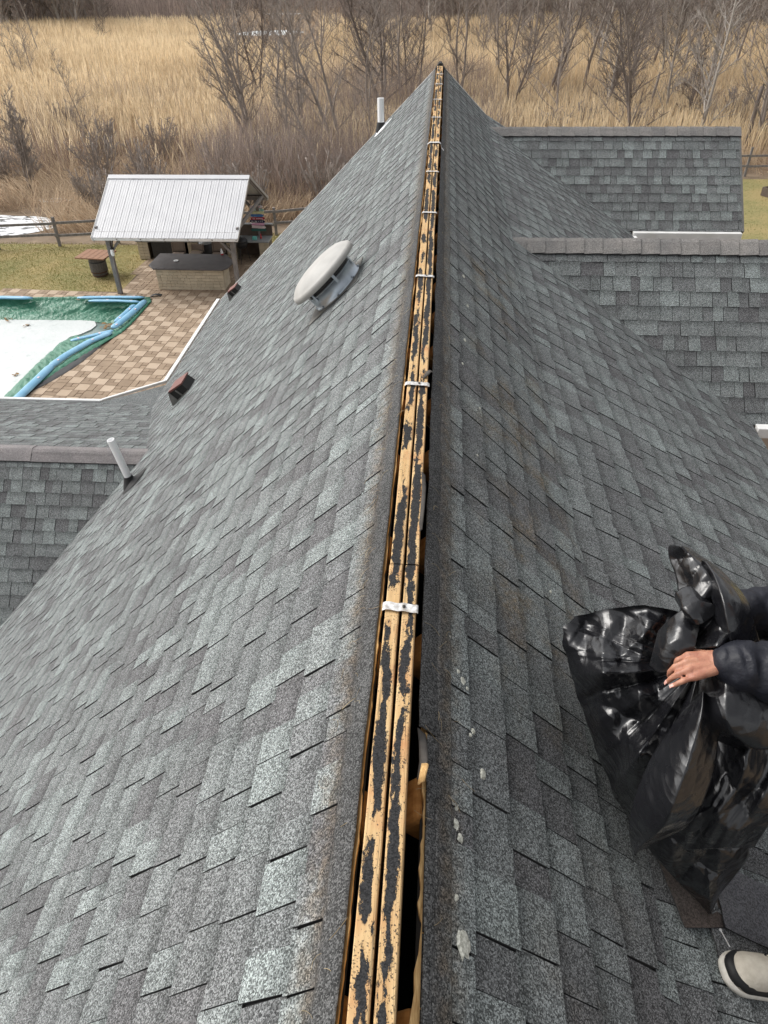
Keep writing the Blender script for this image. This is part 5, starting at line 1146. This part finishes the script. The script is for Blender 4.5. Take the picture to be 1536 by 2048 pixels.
# far thicket behind the reed bed
N = 34000; Y = 148 + 95 * rng.random(N); X = (rng.random(N) - .5) * (Y * 1.4)
keep = ~((X > -.30 * Y + 4) & (X < -.12 * Y) & (Y < 182)) & ~((X + 35) ** 2 / 80 + (Y - 184) ** 2 / 60 < 1); X, Y = X[keep], Y[keep]; N = len(X)
tag(blades('far_thicket', 'thicket', X, Y, np.full(N, ZG - .03), np.clip(rng.normal(3.6, 1.4, N), 1, 8), rng.uniform(.05, .12, N), rng.uniform(.03, .35, N), rng.uniform(0, 6.28, N), rng.random(N)), kind='stuff')
N = 14000; Y = rng.uniform(106, 240, N); X = -Y * rng.uniform(.10, .32, N); keep = ~((X + 29.6) ** 2 / 44 + (Y - 143.5) ** 2 / 28 < 1) & ~((X + 35.5) ** 2 / 40 + (Y - 187) ** 2 / 10 < 1); X, Y = X[keep], Y[keep]; N = len(X)
tag(blades('pond_sedge', 'reed_mat', X, Y, np.full(N, ZG - .03), rng.uniform(.3, .9, N), rng.uniform(.06, .12, N), rng.uniform(.1, .6, N), rng.uniform(0, 6.28, N), rng.random(N)), kind='stuff')
# lawn blades
N = 42000; X = np.concatenate([rng.uniform(-27, -13.3, N // 2), rng.uniform(8, 24, N // 4), rng.uniform(-13, -5, N // 4)]); Y = np.concatenate([rng.uniform(28.65, 34.8, N // 2), rng.uniform(24, 48, N // 4), rng.uniform(34, 36.6, N // 4)]); N = len(X)
tag(blades('lawn_grass', 'grass_dry', X, Y, np.full(N, ZG - .02), rng.uniform(.03, .09, N), rng.uniform(.012, .025, N), rng.uniform(.2, .9, N), rng.uniform(0, 6.28, N), np.clip(.4 + .5 * nz(X, Y, .8, 3) + rng.normal(0, .2, N), 0, 1)), kind='stuff')

# ================================================================== BARE TREES
M['bark'] = simple('grey_bark', (0.37, 0.32, 0.28), (0.24, 0.205, 0.18), 0.95, 5, 5, 0.5, 18, stretch=(1, 1, .3))
M['bark_pale'] = simple('pale_bark', (0.44, 0.40, 0.36), (0.29, 0.26, 0.23), 0.95, 4, 5, 0.5, 18, stretch=(1, 1, .3))
M['bark_dark'] = simple('dark_bark', (0.23, 0.19, 0.165), (0.15, 0.125, 0.11), 0.95, 5, 5, 0.5, 18)
M['needles'] = simple('pine_needles', (0.030, 0.050, 0.020), (0.055, 0.075, 0.028), 0.9, 3, tone=True)
def grow_tree(seed, H, r0, lean=(0, 0), stems=1, spread=.5, nb=13, twig=6, low=.22, thin=.013):
    r = random.Random(seed); tr = MB(); cr = MB()
    def limb(p, d, L, ra, rb, n, up, wob):
        pts = [Vector(p)]; d = Vector(d).normalized()
        for i in range(n):
            d = (d + Vector((r.gauss(0, wob), r.gauss(0, wob), r.gauss(0, wob * .6) + up))).normalized(); pts.append(pts[-1] + d * L / n)
        return pts, [ra + (rb - ra) * (i / n) ** .8 for i in range(n + 1)]
    for s in range(stems):
        a0 = r.uniform(0, 6.28); sp = spread * .5 if stems > 1 else 0
        d = Vector((lean[0] + math.cos(a0) * sp, lean[1] + math.sin(a0) * sp, 1)); Hs = H * r.uniform(.8, 1.05)
        pts, rad = limb((r.uniform(-.15, .15) * (stems > 1), r.uniform(-.15, .15) * (stems > 1), -.1), d, Hs, r0 * r.uniform(.75, 1), .018, 10, .02, .055); tr.tube(pts, rad, 7)
        for b in range(nb):
            t = low + (1 - low) * (b + r.random()) / nb; k = min(9, int(t * 10)); p = pts[k].lerp(pts[k + 1], t * 10 - k); dd = (pts[k + 1] - pts[k]).normalized(); a = r.uniform(0, 6.28)
            out = (dd * r.uniform(.35, .9) + Vector((math.cos(a), math.sin(a), r.uniform(-.1, .35))) * spread * 1.5); L = Hs * r.uniform(.18, .34) * (1.15 - .7 * t); rb_ = max(thin * 1.4, rad[k] * r.uniform(.35, .55))
            p1, r1 = limb(p, out, L, rb_, thin, 5, .05, .13); cr.tube(p1, r1, 4, caps=False)
            for q in range(twig):
                kk = r.randint(1, 4); a2 = r.uniform(0, 6.28); o2 = (p1[kk + 1] - p1[kk]).normalized() * r.uniform(.5, 1) + Vector((math.cos(a2), math.sin(a2), r.uniform(-.1, .5))) * .7; L2 = L * r.uniform(.25, .5)
                p2, r2 = limb(p1[kk], o2, L2, max(thin, r1[kk] * .6), thin * .6, 3, .05, .18); cr.tube(p2, r2, 3, caps=False)
                for w in range(4):
                    kk2 = r.randint(0, 2); a3 = r.uniform(0, 6.28); o3 = (p2[kk2 + 1] - p2[kk2]).normalized() + Vector((math.cos(a3), math.sin(a3), r.uniform(0, .5))) * .7; p3, r3 = limb(p2[kk2], o3, L2 * r.uniform(.35, .7), thin * .8, thin * .45, 2, .05, .2); cr.tube(p3, r3, 3, caps=False)
    return tr, cr
def plant_tree(tr, cr, x, y, sc, rz, mat, label, group, name='bare_tree', cat='tree', z=ZG - .05):
    r = empty(name, (x, y, z), rz, label, cat, group); r.scale = (sc, sc, sc)
    t = tr if not isinstance(tr, MB) else tr.mesh('trunk', mat, True); c = cr if not isinstance(cr, MB) else cr.mesh('crown', mat, True)
    link('trunk', t, r); link('crown', c, r); return t, c
# trees one can pick out: x, y, height, radius, lean, stems, bark, label
TR = [(-12.6, 53.5, 10.5, .14, (-.34, 0), 4, 'bark', 'many stemmed bare tree fanning left behind the pavilion roof'),
      (-6.9, 47.2, 8.5, .11, (-.52, .1), 1, 'bark', 'slender bare tree leaning hard to the left above the fence'),
      (-6.6, 52.0, 11.0, .16, (-.16, 0), 2, 'bark', 'twin stemmed bare tree beside the far rake of the left roof'),
      (-9.6, 50.6, 9.5, .12, (-.22, .05), 1, 'bark', 'thin bare tree with a crooked stem between the leaning trees'),
      (-10.3, 57.5, 10.0, .13, (-.05, 0), 2, 'bark', 'upright bare tree rising straight behind the fanned tree'),
      (-5.7, 61.5, 12.5, .15, (-.02, 0), 1, 'bark', 'straight grey trunk left of the white vent pipe'),
      (-4.9, 66.0, 12.5, .14, (.03, 0), 1, 'bark', 'straight grey trunk just behind the short white vent pipe'),
      (-3.6, 69.5, 13.0, .15, (-.02, 0), 1, 'bark', 'tall grey trunk right of the white vent pipe'),
      (-2.2, 73.0, 13.0, .13, (.04, 0), 1, 'bark', 'slim trunk rising left of the ridge peak'),
      (1.4, 70.0, 12.5, .15, (.06, 0), 2, 'bark', 'forked bare tree directly behind the ridge peak'),
      (5.2, 66.0, 11.5, .15, (.10, 0), 2, 'bark_dark', 'dark forked tree right of the ridge peak'),
      (8.9, 72.0, 12.0, .21, (.20, 0), 2, 'bark_dark', 'thick dark trunk leaning right over the right hand gables'),
      (12.2, 74.0, 11.5, .20, (.05, 0), 1, 'bark', 'stout grey trunk with few branches over the right hand gables'),
      (14.8, 84.0, 12.5, .20, (.18, 0), 1, 'bark_pale', 'pale leaning trunk with a kinked stem in the right reeds'),
      (21.6, 78.0, 13.0, .17, (.02, 0), 1, 'bark', 'tall straight trunk standing in the golden reeds on the right'),
      (22.8, 100.0, 12.5, .12, (.0, 0), 1, 'bark_pale', 'slim pale stem farther back in the right reeds'),
      (27.7, 82.5, 13.0, .17, (-.01, 0), 1, 'bark', 'tall trunk at the right edge standing in the reeds'),
      (25.0, 99.0, 11.0, .09, (.04, 0), 1, 'bark_pale', 'very thin whitish stem between the two right trunks'),
      (18.5, 62.0, 6.0, .06, (.15, 0), 3, 'bark_dark', 'low dark many stemmed sapling above the far gable'),
      (-24.2, 43.6, 5.2, .06, (-.05, 0), 6, 'bark', 'bushy grey shrub tree beside the frozen stream'),
      (-49.0, 100.0, 8.5, .13, (-.06, 0), 1, 'bark_pale', 'bleached dead trunk standing alone in the left reed bed')]
for i, (x, y, H_, r0, le, stn, bk, lab) in enumerate(TR):
    tr, cr = grow_tree(100 + i, H_, r0, le, stn, .42 if stn > 1 else .5, 13 if stn > 1 else (20 if 'few' not in lab and 'dead' not in lab else 6), 6, .16)
    plant_tree(tr, cr, x, y, 1.0, 0, bk, lab, 'bare trees in the marsh')
# shrubs: copies of three
SH = []
for k in range(3):
    tr, cr = grow_tree(300 + k, 2.5, .03, (0, 0), 16, .70, 6, 4, .15, .0075); SH.append((tr.mesh('stems', 'bark', True), cr.mesh('twigs', 'bark', True)))
shr = random.Random(21); spots = [(-17, 38.2), (-15.5, 40.4), (-13.5, 39.0), (-11.5, 41.5), (-9.8, 39.6), (-8.0, 42.5), (-6.5, 40.2), (-19.2, 40.5), (-20.5, 46), (-17.0, 44), (-5.2, 44.5), (-26.5, 45.5), (-28.5, 43), (-3.6, 43), (-14, 46.5), (-10.8, 46), (-22.5, 52), (-18.2, 51), (-2.2, 47.5), (-7.4, 56), (-3.5, 55), (0.4, 52), (3.5, 56), (7.6, 57), (10.8, 60), (13.0, 58), (16, 60), (23.5, 58), (22.3, 64), (25.6, 66), (19.5, 70), (28.4, 70), (-32, 55), (-29, 60)]
for i, (x, y) in enumerate(spots):
    me = SH[i % 3]; zone = 'beside the frozen stream at left' if x < -19 else 'just behind the pavilion and its fence' if y < 47.6 and x < -2 else 'in the reeds beyond the leaning trees' if x < 2 else 'in the reeds above the far right gable'
    r = empty('bare_shrub', (x + shr.uniform(-.4, .4), y, ZG - .05), shr.uniform(0, 6.28), 'twiggy leafless shrub ' + zone, 'shrub', 'leafless shrubs ' + zone); s_ = shr.uniform(.75, 1.25); r.scale = (s_ * 1.2, s_ * 1.2, s_)
    link('stem', me[0], r); tag(link('twigs', me[1], r), kind='stuff')
# wood at the far side of the marsh: copies of five trees
FT = []
for k in range(5):
    tr, cr = grow_tree(400 + k, 20, .30, (.03 * (k - 2), 0), 1 + (k == 3), .4, 22, 5, .08, .03); FT.append((tr.mesh('trunk', ['bark_pale', 'bark_pale', 'bark', 'bark_pale', 'bark_pale'][k], True), cr.mesh('crown', ['bark', 'bark', 'bark_dark', 'bark', 'bark'][k], True)))
mr = random.Random(77); MT = []
for k in range(6):
    tr, cr = grow_tree(500 + k, 14, .12 + .02 * (k % 3), (.05 * (k - 2.5), 0), 1 + (k in (1, 4)), .5, 22, 6, .10, .016); bk = ['bark', 'bark', 'bark_pale', 'bark', 'bark_dark', 'bark'][k]; MT.append((tr.mesh('trunk', bk, True), cr.mesh('crown', bk, True)))
for i in range(84):
    y = mr.uniform(52, 128)
    if i < 28: x = y * mr.uniform(-.25, -.03); zn = 'left of the ridge peak'
    elif i < 78: x = y * mr.uniform(.0, .40); zn = 'behind the right hand gables'
    else: x = y * mr.uniform(-.55, -.3); zn = 'in the left reed bed'
    k = mr.randrange(6); plant_tree(MT[k][0], MT[k][1], x, y, mr.uniform(.6, 1.1) if i < 78 else .5, mr.uniform(0, 6.28), None, ('slim grey', 'twin stemmed grey', 'slim pale', 'leaning grey', 'dark forked', 'right leaning grey')[k] + ' sapling standing in the marsh ' + zn, 'marsh saplings ' + zn + ' kind ' + 'abcdef'[k])
fr_ = random.Random(33)
for i in range(290):
    left = i < 90
    if left: y = fr_.uniform(136, 190); x = -y * fr_.uniform(.40, .64)
    elif i < 110: y = fr_.uniform(205, 232); x = -y * fr_.uniform(.10, .40)
    else: y = fr_.uniform(122, 190); x = y * fr_.uniform(-.02, .48)
    k = fr_.randrange(5); plant_tree(FT[k][0], FT[k][1], x, y, fr_.uniform(.7, 1.2), fr_.uniform(0, 6.28), None, ('pale', 'straight pale', 'darker grey', 'fork stemmed pale', 'leaning pale')[k] + ' leafless tree in the far wood ' + ('at top left' if left else 'beyond the pond' if i < 110 else 'at top right'), 'far wood trees ' + ('left' if left else 'centre' if i < 110 else 'right') + ' kind ' + 'abcde'[k])
# pines in the far wood
def pine(seed, H):
    r = random.Random(seed); tr, cr = MB(), MB(); tr.tube([(0, 0, -.1), (.1, 0, H * .5), (.05, .05, H)], [.22, .15, .03], 7)
    for k in range(900):
        t = r.uniform(.12, 1) ; a = r.uniform(0, 6.28); R_ = (1.05 - t) * H * .24 * r.uniform(.35, 1); c = Vector((R_ * math.cos(a), R_ * math.sin(a), H * t - R_ * .12)); d = Vector((math.cos(a), math.sin(a), -.15)); s_ = d.cross(Vector((0, 0, 1))); L = r.uniform(.5, 1.0); w = r.uniform(.18, .4); tn = r.random()
        cr.face([cr.vert(p, tn) for p in (c - s_ * w, c + d * L * .5 - Vector((0, 0, r.uniform(0, .2))), c + s_ * w, c - d * L * .5 + Vector((0, 0, .15)))])
    return tr, cr
PN = [tuple(m.mesh(n, mt) for m, n, mt in zip(pine(k, 15), ('trunk', 'crown'), ('bark_dark', 'needles'))) for k in (1, 2)]
for i, (x, y, s_, lab) in enumerate([(62, 150, .9, 'dark green pine at the top right edge of the wood'), (57, 158, 1.0, 'dark green pine behind the trunks at upper right'), (68, 162, 1.0, 'deep green pine hidden behind the right hand trunks'), (31, 172, .55, 'small yellowish green pine among the grey trunks'), (-79, 150, .9, 'dark pine at the top left corner of the wood'), (-86, 152, .95, 'second dark pine in the top left corner'), (3.5, 176, .6, 'small pine beyond the reeds above the ridge peak')]):
    plant_tree(PN[i % 2][0], PN[i % 2][1], x, y, s_, i * 1.3, None, lab, 'pines in the far wood', 'pine_tree')
# broken snags and poles
def snag(x, y, H_, r0, lean, label, bark='bark_dark'):
    r = empty('dead_snag', (x, y, ZG - .05), 0, label, 'tree trunk', 'broken dead trunks'); mb = MB(); pts = [Vector((lean * t * H_ + .03 * fn(t * 5, x), 0, t * H_)) for t in np.linspace(0, 1, 9)]; mb.tube(pts, [r0 * (1 - .3 * t) * (1 + .1 * fn(t * 9, y)) for t in np.linspace(0, 1, 9)], 9); mb.build('trunk', bark, r, True)
    mb = MB(); tp = pts[-1]; mb.tube([tp - Vector((0, 0, .1)), tp + Vector((r0 * .2, 0, .18))], [r0 * .6, r0 * .25], 6); mb.build('broken_top', bark, r)
snag(20.3, 54.6, 3.9, .17, .02, 'blackened broken trunk leaning at the far right beside the fence'); snag(20.1, 84, 4.0, .16, .15, 'short dark snag in the right hand reeds'); snag(16.3, 66, 3.2, .13, .1, 'greenish broken pole just above the far gable ridge', 'bark')
